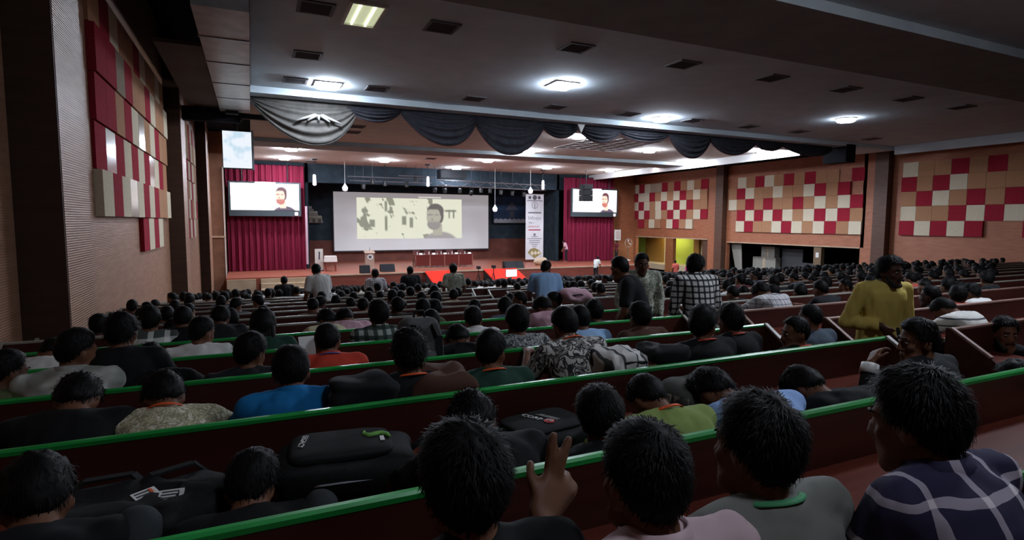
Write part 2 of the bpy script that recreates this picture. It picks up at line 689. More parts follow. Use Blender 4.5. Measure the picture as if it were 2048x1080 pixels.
# soffit strips
for y0, y1, zb in ((32.3, 41.0, -1.25), (20.6, 30.4, -1.38)):
    solid('soffit_strip', CREAMP, wall_r, XW_R - .04, XW_R + .3, y0, y1, zb - .06, zb)
# recess behind the right wall: lit green lobby and a dark store bay
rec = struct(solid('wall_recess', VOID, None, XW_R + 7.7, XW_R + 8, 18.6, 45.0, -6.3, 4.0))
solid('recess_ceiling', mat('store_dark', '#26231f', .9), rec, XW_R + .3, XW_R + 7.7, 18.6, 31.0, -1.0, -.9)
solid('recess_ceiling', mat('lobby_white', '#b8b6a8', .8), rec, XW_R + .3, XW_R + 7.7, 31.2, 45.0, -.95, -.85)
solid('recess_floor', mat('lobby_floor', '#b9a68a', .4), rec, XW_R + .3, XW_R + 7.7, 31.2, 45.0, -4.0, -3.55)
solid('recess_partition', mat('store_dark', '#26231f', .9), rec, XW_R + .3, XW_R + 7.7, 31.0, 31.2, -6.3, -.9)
GREEN = mat('lobby_green', '#a9bb45', .75)
OCHRE = mat('lobby_ochre', '#8a6428', .7)
FRAME = mat('lobby_frame', '#c9bd96', .6)
lob = [(1262, 1291, GREEN), (1291, 1325, OCHRE), (1325, 1331, FRAME), (1331, 1387, GREEN), (1387, 1398, OCHRE), (1398, 1404, FRAME), (1404, 1425, OCHRE)]
for ua, ub, mt_ in lob:
    xx = XW_R + (1.9 if mt_ is OCHRE else 2.1)
    ya, yb = at_x(ub, 500, xx)[1], at_x(ua, 500, xx)[1]
    solid('lobby_wall' if mt_ is GREEN else ('lobby_door' if mt_ is OCHRE else 'door_frame'), mt_, rec, xx, xx + .2, ya, yb, -4.0, -.9)
solid('lobby_column', WOOD_COL, rec, XW_R - .02, XW_R + .3, at_x(1346, 500, XW_R)[1], at_x(1331, 500, XW_R)[1], -4.2, -1.25)
solid('lobby_column', WOOD_D, rec, XW_R + .1, XW_R + .6, 32.35, 32.9, -4.2, -1.25)
t = empty('tube_lamp', (XW_R + 1.2, 38.0, -1.02), 'ceiling tube lamp lighting the green lobby', 'lamp')
m = MB()
m.box(-.12, .12, -1.6, 1.6, 0, .06)
m.build('lamp_body', WHITE, t)
m = MB()
m.box(-.1, .1, -1.55, 1.55, -.03, 0)
m.build('lamp_tube', mat('lobby_tube', '#ffffff', .5, emit='#fff3d0', strength=26), t)
# things stored in the dark bay
LEAN = mat('board_white', '#8d8a80', .6)
for i, (yy, zz, wy, hz, dx, lab) in enumerate((
        (29.4, -3.7, 1.0, 2.2, .2, 'tall white board leaning at the left end of the dark bay'),
        (27.2, -3.9, 1.9, 1.5, .9, 'stacked pale crate in the dark bay, lower one'),
        (27.3, -2.4, 1.1, .75, .9, 'small pale crate on top of the lower crate'),
        (25.6, -3.9, 1.6, 2.15, 1.5, 'wide grey board upright in the dark bay'),
        (22.4, -3.9, 3.2, 1.3, 1.2, 'long grey bench stored in the dark bay'))):
    m = MB()
    if i == 0:
        m.prism([(0, 0), (.5, 0), (1.1, hz), (.15, hz)], 0, 0, .06)
    else:
        m.box(0, .5 if i in (1, 2) else .08, 0, wy, 0, hz)
    t = m.build('leaning_board' if i in (0, 3) else ('crate' if i < 3 else 'stored_bench'), LEAN if i < 3 else mat('board_grey', '#56575a', .6), None, loc=(XW_R + .3 + dx, yy, zz))
    if i in (1, 2):
        s2 = MB()
        s2.box(-.01, 0, wy * .45, wy * .55, 0, hz)
        s2.build('tape', CREAMP, t)
    if i == 4:
        s2 = MB()
        s2.box(-.4, 0, 0, wy, .55, .62)
        s2.build('seat', mat('board_grey'), t)
    tag(t, lab, 'board' if i in (0, 3) else ('crate' if i < 3 else 'bench'))
pp = solid('bay_post', mat('post_tan', '#6e5a42', .6), wall_r, XW_R + .05, XW_R + .35, 23.0, 23.5, -4.8, -1.38)
m = MB()
m.box(0, .006, 0, .2, 0, .3)
t = m.build('notice', WHITE, None, loc=(XW_R + .04, 23.15, -2.1))
tag(t, 'small white notice on the post of the dark bay', 'notice')

# wall closing the right of the stage
s = struct(solid('wall_stage_right', WOOD_R, None, 28.25, XW_R + .02, 41.2, 41.6, -6.0, 5.3))
solid('pillar', WOOD_COL, s, 28.3, 28.9, 40.8, 41.2, -6.0, 3.9)
m = MB()
m.box(0, .62, 0, .04, 0, .9)
t = empty('framed_notice', (27.75, 39.5, -1.55), 'white framed notice beside the right stage curtain', 'notice')
m.build('board', WHITE, t)
m = MB()
m.box(.08, .54, -.01, 0, .12, .78)
m.build('sheet', mat('sheet_grey', '#c8b8b0', .7), t)
t = empty('pedestal_fan', (28.9, 39.2, -3.25), 'tall pale pedestal fan standing by the right wall', 'fan')
m = MB()
m.lathe([(.28, 0), (.26, .06), (.04, .1)], 14)
m.build('base', WHITE, t)
m = MB()
m.tube([(0, 0, .08), (0, 0, 1.25)], .03)
m.build('pole', ALU, t)
for k in range(3):
    m = MB()
    m.tube([(.36 * math.cos(a), -.08, 1.5 + .36 * math.sin(a)) for a in np.linspace(0, 2 * PI, 17)], .012, 5) if k == 0 else m.prism([(0, 1.5), (.1, 1.75), (-.1, 1.8)] if k == 1 else [(0, 1.5), (.22, 1.3), (.26, 1.45)], 1, -.06, -.04)
    m.build('guard' if k == 0 else 'blade', WHITE, t)

# wall behind the photographer
bw = struct(solid('wall_back', WOOD_D, None, XW_L - .3, XW_R + .3, Y_BACK - .3, Y_BACK, -3, 5.4))

# ------------------------------------------------------------------ swags on the second beam
val = empty('swag_valance', (0, 18.9, Z_BEAM), 'dark scalloped curtain swags hanging from the ceiling beam across the hall', 'curtain')


def swag(x0, x1, drop, mt, mid=None):
    wdt = x1 - x0
    a = 0.0 if mid is None else (mid - x0) / wdt - .5

    def fn(U, V_):
        sag = np.clip(1 - np.abs(2 * U - 1) ** 2.1, 0, 1) ** 0.9
        dz = V_ * (0.13 + (drop - .13) * sag)
        x = x0 + U * wdt + a * wdt * sag * V_ * .6
        y = -.05 * np.sin(V_ * 2 * PI * 4.5) * (0.35 + .65 * sag) * (V_ > 0) - .18 * sag * np.sin(V_ * PI)
        return np.stack([x, y, -dz], 1)
    me = grid_mesh('swag', 29, 37, fn)
    o = obj('swag', me, mt, val)
    us = np.linspace(0, 1, 29)
    pts = fn(us, np.ones(29))
    tr = MB()
    tr.tube(pts, .022, 5)
    tr.build('trim', TRIM_B if mt == SWAG else SWAG_LIT, o, True)


for a in ((0.1, 3.25, 1.33, SWAG_LIT, 2.05), (2.85, 4.62, .5, SWAG, None), (4.6, 7.36, 1.1, SWAG, 6.4), (7.2, 10.06, 1.28, SWAG, 8.6),
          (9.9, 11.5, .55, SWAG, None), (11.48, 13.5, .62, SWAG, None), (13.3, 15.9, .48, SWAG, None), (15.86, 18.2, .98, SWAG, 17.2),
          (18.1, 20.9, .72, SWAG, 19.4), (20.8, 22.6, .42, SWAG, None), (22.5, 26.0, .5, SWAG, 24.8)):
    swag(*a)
kn = MB()
kn.prism([(-.16, .2), (.16, .2), (0, -.12)], 1, -.02, .02)
kn.build('centre_pennant', WHITE, val, loc=(11.48, -.25, -.22))
kn2 = MB()
kn2.box(26.2, 26.9, -.6, .6, -.75, .1)
kn2.build('end_box', VOID, val)
# soft white rosette on the lit grey swag
rs = MB()
for i in range(5):
    a = -.5 + i * .25
    rs.tube([(2.0 + a * .2, -.3, -.45), (2.0 + a * 1.3, -.32, -.62 - .1 * abs(a))], [.05, .03], 6)
rs.build('rosette', mat('rosette_grey', '#8f8f8c', .8), val, True)


ORD = ['first', 'second', 'third', 'fourth', 'fifth', 'sixth', 'seventh', 'eighth', 'ninth', 'tenth', 'eleventh', 'twelfth', 'thirteenth',
       'fourteenth', 'fifteenth', 'sixteenth', 'seventeenth', 'eighteenth', 'nineteenth', 'twentieth', 'twenty-first', 'twenty-second',
       'twenty-third', 'twenty-fourth', 'twenty-fifth', 'twenty-sixth', 'twenty-seventh', 'twenty-eighth', 'twenty-ninth', 'thirtieth', 'thirty-first']

# ------------------------------------------------------------------ ceiling lights and vents
def ceiling_light(x, y, kind, k, label, on=True, strength=PANEL_LIGHT):
    t = empty('ceiling_light', (x, y, Z_CEIL), label, 'ceiling light', None)
    m = MB()
    if kind == 'square':
        for a in ((-.36, .36, -.36, -.3), (-.36, .36, .3, .36), (-.36, -.3, -.3, .3), (.3, .36, -.3, .3)):
            m.box(a[0], a[1], a[2], a[3], -.035, 0)
        m.build('frame', WHITE, t)
        m = MB()
        m.prism([(-.3, -.01), (.3, -.01), (.3, -.07), (.25, -.11), (-.25, -.11), (-.3, -.07)], 1, -.3, .3)
        m.build('diffuser', mat('panel_glow_%d' % strength, '#ffffff', .5, emit='#e6efff', strength=strength), t)
    elif kind == 'tubes':
        for a in ((-.34, .34, -.64, -.58), (-.34, .34, .58, .64), (-.34, -.28, -.58, .58), (.28, .34, -.58, .58)):
            m.box(a[0], a[1], a[2], a[3], -.05, 0)
        m.build('frame', WHITE, t)
        m = MB()
        m.box(-.28, .28, -.58, .58, -.01, 0)
        m.build('reflector', mat('reflector', '#c4c8b0', .3, emit='#d8e0b8', strength=.5), t)
        for xx in (-.13, .13):
            m = MB()
            m.tube([(xx, -.56, -.03), (xx, .56, -.03)], .02, 8)
            m.build('lamp_tube', mat('dim_tube', '#ffffff', .5, emit='#f0f4d0', strength=1.8), t)
    else:
        m.lathe([(.36, 0), (.36, -.03), (.3, -.045), (.3, -.02)], 24)
        m.build('trim_ring', WHITE, t)
        m = MB()
        m.lathe([(.31, -.02), (.32, -.09), (.27, -.13), (.1, -.145)], 24)
        m.build('diffuser', mat('panel_glow_%d' % strength, '#ffffff', .5, emit='#e6efff', strength=strength), t)
    return t


LIGHTS = [
    (2.05, 11.17, 'tubes', 'dim twin-tube ceiling light nearest the camera at top left'),
    (2.11, 17.18, 'square', 'square glowing ceiling panel above the lit grey swag'),
    (8.14, 14.27, 'square', 'square glowing ceiling panel in the middle of the first bay'),
    (14.09, 17.2, 'round', 'round ceiling light just before the swags, right of centre'),
    (20.33, 14.27, 'round', 'round ceiling light far right in the first bay'),
    (13.6, 22.3, 'round', 'small round ceiling light below the white pennant of the swags'),
    (13.98, 28.1, 'round', 'round ceiling light behind the fourth swag'),
    (19.7, 25.0, 'round', 'round ceiling light right of the ceiling grid patch'),
    (26.1 - .9, 22.3, 'round', 'round ceiling light nearest the white fascia on the right'),
    (25.3, 28.1, 'round', 'round ceiling light close to the fascia behind the swags'),
    (13.77, 33.6, 'round', 'round ceiling light in the last bay above the truss'),
    (7.86, 36.6, 'round', 'round ceiling light in the last bay above the left of the big screen'),
    (13.67, 39.26, 'round', 'round ceiling light closest to the stage above the truss'),
    (19.3, 35.9, 'round', 'round ceiling light above the white banner'),
    (2.1, 33.1, 'round', 'round ceiling light above the left LED screen, nearer one'),
    (2.0, 38.0, 'round', 'round ceiling light above the left LED screen, farther one'),
    (24.6, 35.8, 'round', 'round ceiling light above the right LED screen'),
]
for i, (x, y, kd, lab) in enumerate(LIGHTS):
    ceiling_light(x, y, kd, i, lab, strength=PANEL_LIGHT * (1.8 if y > 20 else (.3 if x > 18 else 1.0)))
# unseen fill lamps added to brighten the rear benches, above and behind the photographer
for i, (x, y, q_) in enumerate(((8.14, 2.6, 1.0), (2.1, -.8, .25), (13.6, 3.0, .15))):
    ceiling_light(x, y, 'round', i, 'round fill lamp added over the rear benches outside the picture, %s one' % ORD[i], strength=FILL_LIGHT * q_)
sl = empty('light_strip', (24.6, 32.2, Z_CEIL), 'long glowing ceiling strip before the right LED screen', 'ceiling light')
m = MB().box(-2.0, 2.0, -.3, .3, -.04, 0)
m.build('frame', WHITE, sl)
m = MB().box(-1.9, 1.9, -.24, .24, -.05, -.04)
m.build('diffuser', mat('strip_glow', '#ffffff', .5, emit='#ffe9ee', strength=7), sl)
sl = empty('light_strip', (1.3, 32.2, Z_CEIL), 'long glowing ceiling strip before the left LED screen', 'ceiling light')
m = MB().box(-1.0, 1.0, -.3, .3, -.04, 0)
m.build('frame', WHITE, sl)
m = MB().box(-.9, .9, -.24, .24, -.05, -.04)
m.build('diffuser', mat('strip_glow'), sl)




def vent_proto():
    t = empty('ceiling_vent', (0, 0, Z_CEIL), 'x', 'vent')
    m = MB()
    for a in ((-.32, .32, -.32, -.26), (-.32, .32, .26, .32), (-.32, -.26, -.26, .26), (.26, .32, -.26, .26)):
        m.box(a[0], a[1], a[2], a[3], -.03, 0)
    m.build('frame', mat('vent_grey', '#5f5e60', .7), t)
    for i in range(4):
        m = MB()
        yy = -.2 + .13 * i
        m.prism([(yy, -.005), (yy + .09, -.03), (yy + .1, -.026), (yy + .01, 0)], 0, -.26, .26)
        m.build('slat', mat('vent_slat', '#48474a', .7), t)
    m = MB().box(-.26, .26, -.26, .26, -.003, 0)
    m.build('backing', BLACK, t)
    return t


vents = [(x, 11.2, 'front', i) for i, x in enumerate((1.2, 3.6, 6.73, 9.8, 12.86, 15.85, 18.8, 21.7))] + \
        [(x, 17.1, 'rear', i) for i, x in enumerate((1.24, 3.5, 6.54, 9.5, 12.5, 15.5, 18.45, 21.4, 26.2))] + \
        [(4.09, 24.2, 'far', 0), (4.17, 25.8, 'far', 1), (12.0, 25.2, 'far', 2), (21.7, 21.9, 'far', 3), (3.7, 39.6, 'far', 4), (10.25, 34.4, 'far', 5), (1.33, 14.4, 'mid', 0)]
vp = None
for x, y, rowname, i in vents:
    if vp is None:
        vp = vent_proto()
        o = vp
    else:
        o = copy_tree(vp)
    o.location = (x, y, Z_CEIL)
    lab = {'front': '%s ceiling vent from the left in the row nearest the camera', 'rear': '%s ceiling vent from the left in the row just before the swags',
           'far': '%s ceiling vent of those behind the swags', 'mid': '%s ceiling vent between the two vent rows at left'}[rowname] % ORD[i]
    tag(o, lab, 'vent', 'square ceiling vents')

# ------------------------------------------------------------------ stage
st = struct(solid('stage', STAGE_W, None, -1.4, 28.2, Y_STAGE, Y_END, -5.6, Z_STAGE))
solid('stage_front', STAGE_F, st, 3.2, 28.2, Y_STAGE - .06, Y_STAGE, -5.6, Z_STAGE - .06)
solid('stage_nosing', CREAMP, st, 3.2, 28.2, Y_STAGE - .1, Y_STAGE + .02, Z_STAGE - .06, Z_STAGE + .01)
for i in range(2):
    x0 = -1.35 + i * 1.75
    solid('cream_panel', CREAMP, st, x0, x0 + (1.5 if i == 0 else 2.9), Y_STAGE - .12, Y_STAGE, -4.6, -3.36)
for i in range(4):
    solid('step', CREAMP, st, .4, 3.3, Y_STAGE - .4 - .3 * i, Y_STAGE - .1 - .3 * i, -5.6, -3.62 - .28 * i)
bwl = struct(solid('wall_stage_back', BACKW, None, XW_L, XW_R, Y_END, Y_END + .3, -6, 5.4))
solid('lower_board', BACKB, bwl, -1.4, 28.2, Y_END - .06, Y_END, Z_STAGE, -1.55)
solid('stage_wing', BACKW, bwl, 3.4, 3.6, 41.0, Y_END, Z_STAGE, 4.4)
solid('stage_wing', BACKW, bwl, 23.0, 23.2, 41.0, Y_END, Z_STAGE, 4.4)
solid('border', BACKW, bwl, -2.1, 28.2, 41.0, 41.3, 2.6, 5.4)


def curtain(name, x0, x1, z0, z1, Y, label, folds):
    def fn(U, V_):
        a = .09 * np.sin(U * 2 * PI * folds) + .04 * np.sin(U * 2 * PI * folds * 2.7 + 1)
        return np.stack([x0 + U * (x1 - x0), Y + a * (.6 + .4 * V_), z1 - V_ * (z1 - z0)], 1)
    t = obj(name, grid_mesh(name, 160, 6, fn), CURT)
    tag(t, label, 'curtain')
    r_ = MB().tube([(x0 - .1, Y, z1 + .02), (x1 + .1, Y, z1 + .02)], .035, 8)
    r_.build('curtain_rod', DKMET, t)


curtain('stage_curtain', -1.38, 3.3, Z_STAGE + .02, 3.6, 40.2, 'red pleated curtain at the left of the stage below the LED screen', 13)
curtain('stage_curtain', 23.2, 28.1, Z_STAGE + .02, 3.6, 40.2, 'red pleated curtain at the right of the stage below the LED screen', 14)
wt = solid('pale_flag_edge', mat('pale_pink_cloth', '#b89aa4', .9), None, 3.28, 3.42, 39.9, 40.0, -2.9, .95)
tag(wt, 'narrow pale cloth strip at the inner edge of the left curtain', 'cloth')


def smooth(e0, e1, x):
    t = np.clip((x - e0) / (e1 - e0), 0, 1)
    return t * t * (3 - 2 * t)


def fbm(x, y, s, n=4):
    o = np.zeros_like(x)
    r_ = np.random.default_rng(s)
    for i in range(n):
        for _ in range(5):
            k = r_.normal(size=2) * 3.0 * 1.9 ** i
            o += np.sin(k[0] * x + k[1] * y + r_.uniform(0, 6.28)) / (1.6 ** i * 3)
    return o


def film_still(U, V_, bg, hair, skin, beard, shirt, marks, amt):
    """Bright outdoor still with the head and shoulders of a man at the right."""
    x = U * 2.2
    y = V_
    C = np.ones((len(U), 3)) * bg
    nz = fbm(x * 2.4, y * 2.4, 3)
    k = smooth(.55, .95, nz) * amt * (x < 1.55)
    C = C * (1 - k[:, None]) + np.array(marks) * k[:, None]
    for (a, b, w_, h_) in ((.58, .2, .03, .14), (.58, .62, .03, .2), (.95, .55, .05, .12), (1.1, .6, .04, .14), (.3, .62, .06, .1), (1.95, .3, .14, .03), (1.92, .38, .02, .12), (2.02, .38, .02, .12)):
        k = (1 - smooth(.7, 1.1, np.maximum(np.abs(x - a) / w_, np.abs(y - b) / h_))) * amt
        C = C * (1 - k[:, None]) + np.array(marks) * k[:, None]

    def put(k, c_):
        nonlocal C
        k = np.clip(k, 0, 1)[:, None]
        C = C * (1 - k) + np.array(c_) * k
    ell = lambda cx, cy, rx, ry: 1 - smooth(.88, 1.06, np.sqrt(((x - cx) / rx) ** 2 + ((y - cy) / ry) ** 2))
    put(ell(1.72, 1.18, .42, .36), shirt)
    put((1 - smooth(.95, 1.05, np.maximum(np.abs(x - 1.66) / .1, np.abs(y - .78) / .14))), skin)
    put(ell(1.62, .30, .185, .19), hair)
    put(ell(1.70, .42, .10, .22), hair)
    put(ell(1.575, .46, .155, .27) * smooth(.24, .29, y), skin)
    put(ell(1.585, .64, .15, .15) * smooth(.54, .62, y), beard)
    put(ell(1.50, .40, .07, .022), beard)
    put(ell(1.64, .40, .05, .02), beard)
    put(ell(1.545, .52, .022, .03), beard)
    put(ell(1.71, .47, .03, .06), skin)
    return C


def led_screen(x0, x1, z0, z1, Y, side):
    t = empty('led_screen', ((x0 + x1) / 2, Y, z0), 'bright LED screen showing a man above the %s stage curtain' % side, 'screen')
    w_, h_ = x1 - x0, z1 - z0
    m = MB().box(-w_ / 2 - .12, w_ / 2 + .12, .02, .2, -.38, h_ + .1)
    m.build('cabinet', mat('led_cabinet', '#3a4246', .5), t)
    me = grid_mesh('picture', 140, 64, lambda U, V_: np.stack([-w_ / 2 + U * w_, 0 * U, h_ - V_ * h_], 1),
                   lambda U, V_: film_still(U, V_, (1.0, .97, 1.0), (.09, .03, .04), (.56, .43, .34), (.34, .11, .09), (.07, .05, .08), (.30, .22, .24), .6))
    obj('picture', me, vcol_mat('led_glow', LED_LIGHT), t)
    m = MB().box(-.09, .09, 0, .02, -.1, .1)
    m.build('status_lamp', mat('led_dot', '#ffffff', .5, emit='#ffc8d8', strength=3), t, loc=(w_ / 2 - .18, 0, -.22))
    m = MB().box(-.6, .6, 0, .03, h_, h_ + .09)
    m.build('top_bar', mat('led_bar', '#ffffff', .5, emit='#ffe8f4', strength=2), t)
    for xx in (-w_ / 3, w_ / 3):
        m = MB().tube([(xx, .1, h_ + .1), (xx, .1, 3.85 - z0)], .03, 6)
        m.build('hanger', DKMET, t)


me = grid_mesh('picture', 60, 60, lambda U, V_: np.stack([-.42 + U * .82, .012 + 0 * U, 1.13 - V_ * 1.14], 1),
               lambda U, V_: np.clip(np.array([.86, .92, 1.0]) - .22 * smooth(.2, 1.2, fbm(U * 2, V_ * 2.5, 9))[:, None] * np.array([1.2, .7, .5]), 0, 1))
obj('picture', me, vcol_mat('display_glow', .8), DISPLAY_PARENT)
led_screen(-1.12, 2.9, .66, 2.36, 39.6, 'left')
led_screen(23.7, 27.95, .8, 2.62, 39.6, 'right')
# projector box in front of the right LED screen
pb = empty('hanging_speaker', (22.9, 36.4, 1.55), 'black line speaker hanging beside the right LED screen', 'speaker')
m = MB()
for i in range(3):
    m.box(-.42, .42, -.3, .3, i * .42, i * .42 + .4)
m.build('cabinet', BLACK, pb)
m = MB().tube([(0, 0, 1.26), (0, 0, 2.3)], .03, 6)
m.build('hanger', DKMET, pb)
for i in range(3):
    m = MB().box(-.38, .38, -.32, -.3, i * .42 + .03, i * .42 + .37)
    m.build('grille', DKMET, pb)

# projection screen
k_ = 46.3 / 36
sx0, sx1, sz0, sz1 = 4.6 * k_, 14.82 * k_, -1.85 * k_, 1.78 * k_
ps = empty('projection_screen', ((sx0 + sx1) / 2, 46.3, sz0), 'large pale grey projection screen at the back of the stage', 'screen')
w_, h_ = sx1 - sx0, sz1 - sz0
m = MB().box(-w_ / 2, w_ / 2, 0, .06, 0, h_)
m.build('screen_sheet', mat('screen_grey', '#b4b2b2', .9, emit='#9a989c', strength=.6), ps)
m = MB()
for b in ((-w_ / 2 - .08, w_ / 2 + .08, 0, .08, -.1, 0), (-w_ / 2 - .08, w_ / 2 + .08, 0, .08, h_, h_ + .08), (-w_ / 2 - .08, -w_ / 2, 0, .08, 0, h_), (w_ / 2, w_ / 2 + .08, 0, .08, 0, h_)):
    m.box(*b)
m.build('border', mat('screen_border', '#3c3a3c', .8), ps)
px0, px1, pz0, pz1 = -w_ / 2 + w_ * .135, -w_ / 2 + w_ * .81, h_ * .2, h_ * .91
me = grid_mesh('picture', 170, 80, lambda U, V_: np.stack([px0 + U * (px1 - px0), -.012 + 0 * U, pz1 - V_ * (pz1 - pz0)], 1),
               lambda U, V_: film_still(U, V_, (.62, .62, .50), (.115, .10, .095), (.36, .34, .28), (.25, .23, .22), (.29, .27, .27), (.20, .20, .155), .95))
obj('picture', me, vcol_mat('projection_glow', 1.0), ps)
m = MB().box(w_ * .02, w_ * .17, -.012, 0, h_ * .925, h_ * .945)
m.build('caption_bar', mat('caption', '#d8d8d0', .9, emit='#d8d8d0', strength=.7), ps)

# painted temple boards on the back wall
tb = empty('temple_board', (3.95, 46.2, -.16), 'painted temple gateway board left of the big screen', 'painting')
for i, (hw, z0, z1, mm) in enumerate(((1.15, 0, .34, '#7c766a'), (1.1, .36, .56, '#8d8878'), (.8, .58, .72, '#85807a'), (.78, .74, .9, '#9a958a'), (.5, .92, 1.06, '#7d7a78'), (.36, 1.08, 1.28, '#8e8c8c'))):
    m = MB()
    m.prism([(-hw, z0), (hw, z0), (hw * .94, z1), (-hw * .94, z1)], 1, 0, .08)
    m.build('tier', mat('tier_%d' % i, mm, .8), tb)
for i in range(5):
    m = MB().box(-.9 + i * .42, -.68 + i * .42, -.03, 0, .03, .3)
    m.build('arch', mat('arch_brown', '#4a443c', .8), tb)
q = 46.2 / 36
tb = empty('temple_board', (16.6 * q, 46.2, -.1 * q), 'dark blue painted board with a temple roof right of the big screen', 'painting')
m = MB().box(-1.38 * q, 1.38 * q, 0, .06, 0, 2.3 * q)
m.build('board', noisy('night_blue', '#1c2c44', '#223a58', 1, .8), tb)
m = MB().prism([(-.62, 1.15), (.62, 1.15), (.35, 1.5), (.12, 1.8), (0, 1.95), (-.12, 1.8), (-.35, 1.5)], 1, -.03, 0)
m.build('roof', mat('roof_grey', '#4c4c58', .8), tb)
m = MB().prism([(-.25, .45), (.25, .45), (.2, 1.05), (-.2, 1.05)], 1, -.03, 0)
m.build('tower', mat('tower_grey', '#474650', .8), tb)
m = MB()
pts = [(-1.75, 0), (1.75, 0), (1.75, .3)]
for i in range(8):
    xa = 1.75 - i * 3.5 / 8
    pts += [(xa - .22, .4), (xa - 3.5 / 8, .3)]
m.prism(pts, 1, -.05, 0)
m.build('balustrade', mat('balustrade', '#8f9096', .8), tb)

# white banner
bn = empty('banner', (20.95, 41.0, -3.08), 'tall white printed banner hanging at the right of the stage', 'banner')
bw_, bh_ = 1.62, 5.3
m = MB().box(-bw_ / 2, bw_ / 2, 0, .02, 0, bh_)
m.build('cloth', noisy('banner_white', '#c4c2c4', '#cfcdcf', 1, .85), bn)
m = MB().tube([(-bw_ / 2 - .05, .01, bh_), (bw_ / 2 + .05, .01, bh_)], .03, 6)
m.build('top_rod', ALU, bn)
INK = {'grey': mat('ink_grey', '#77757a', .8), 'red': mat('ink_red', '#a03848', .8), 'dark': mat('ink_dark', '#4c4a50', .8), 'gold': mat('ink_gold', '#8a7c50', .8)}


def put_text(parent, txt, size, x, y, z, ink, rot=(PI / 2, 0, 0)):
    return obj('lettering', text_mesh(txt, size), INK[ink] if isinstance(ink, str) else ink, parent, (x, y, z), rot)


put_text(bn, 'Infosys', .42, 0, -.004, 3.37, 'grey')
put_text(bn, 'TPE +', .22, -.3, -.004, 2.97, 'dark')
put_text(bn, 'ASPIRANTS', .21, -.08, -.004, 2.66, 'red')
m = MB().box(-.55, .55, -.006, 0, 2.36, 2.45)
m.build('red_bar', INK['red'], bn)
m = MB()
m.tube([(.26 * math.cos(a), -.004, 4.4 + .26 * math.sin(a)) for a in np.linspace(0, 2 * PI, 21)], .02, 4)
m.tube([(0, -.004, 4.15), (0, -.004, 4.55)], .03, 4)
m.build('emblem', INK['grey'], bn)
m = MB()
for xx, rr in ((-.45, .13), (0, .2), (.4, .14)):
    m.ell((xx, -.002, 5.02), (rr, .004, rr), None, 12, 6)
m.build('logo_row', INK['dark'], bn)
m = MB().box(-.7, .7, -.005, 0, 4.74, 4.79)
m.build('rule', INK['dark'], bn)
m = MB().box(-.6, .6, -.005, 0, 3.74, 3.86)
m.build('rule', INK['grey'], bn)
for i, hw in enumerate((.28, .66, .5, .5, .3, .2)):
    m = MB().box(-hw, hw, -.005, 0, 1.82 - i * .16, 1.87 - i * .16)
    m.build('rule', INK['grey'], bn)
m = MB().ell((0, -.002, 2.02), (.12, .004, .12), None, 12, 6)
m.build('emblem', INK['grey'], bn)
m = MB()
m.prism([(-.62, .55), (0, .08), (.62, .45), (.45, .75), (0, .95), (-.4, .85)], 1, -.005, 0)
m.build('ornament', INK['gold'], bn)
m = MB()
for i in range(3):
    m.prism([(-.4 + i * .3, .5), (-.2 + i * .3, .3 + .05 * i), (-.05 + i * .3, .52), (-.22 + i * .3, .72)], 1, -.01, -.005)
m.build('ornament_light', mat('ink_cream', '#c8c0a4', .8), bn)

# standee, covered desk, podium
t = empty('standee', (3.95, 38.6, Z_STAGE), 'narrow white standee beside the left curtain', 'standee')
m = MB().box(-.25, .25, -.03, .03, .05, 1.45)
m.build('sheet', mat('standee_white', '#c4c0b8', .8), t)
m = MB().prism([(-.04, .75), (.05, .75), (.08, 1.25), (-.02, 1.3)], 1, -.034, -.03)
m.build('emblem', INK['dark'], t)
m = MB().box(-.28, .28, -.15, .15, 0, .05)
m.build('foot', BLACK, t)
t = empty('lamp_table', (4.62, 38.2, Z_STAGE), 'small table under a bright white cloth near the left curtain', 'table')
m = MB().prism([(-.4, .62), (.4, .62), (.36, 1.0), (-.36, 1.0)], 1, -.25, .25)
m.build('cloth', mat('bright_cloth', '#e8e4dc', .8), t)
for xx in (-.3, .3):
    for yy in (-.2, .2):
        m = MB().box(xx - .03, xx + .03, yy - .03, yy + .03, 0, .64)
        m.build('leg', STAGE_F, t)
t = empty('podium', (7.2, 38.6, Z_STAGE), 'wooden speaking podium with a round white emblem on its front', 'podium')
m = MB().prism([(-.3, 0), (.3, 0), (.27, 1.12), (-.27, 1.12)], 1, -.22, .22)
m.build('body', noisy('podium_wood', '#9c8474', '#a89080', 3, .5), t)
m = MB().prism([(-.3, 1.12), (.28, 1.12), (.28, 1.3)], 0, -.34, .34)
m.build('reading_top', noisy('podium_wood'  , '#9c8474', '#a89080', 3, .5), t)
m = MB().ell((0, -.235, .86), (.2, .012, .2), None, 18, 8)
e_ = m.build('emblem', WHITE, t)
m = MB().box(-.09, .09, -.256, -.244, .78, .94)
m.build('emblem_centre', INK['dark'], e_)
m = MB().tube([(0, .1, 1.25), (.02, -.05, 1.5)], .012, 5)
m.build('microphone', BLACK, t)

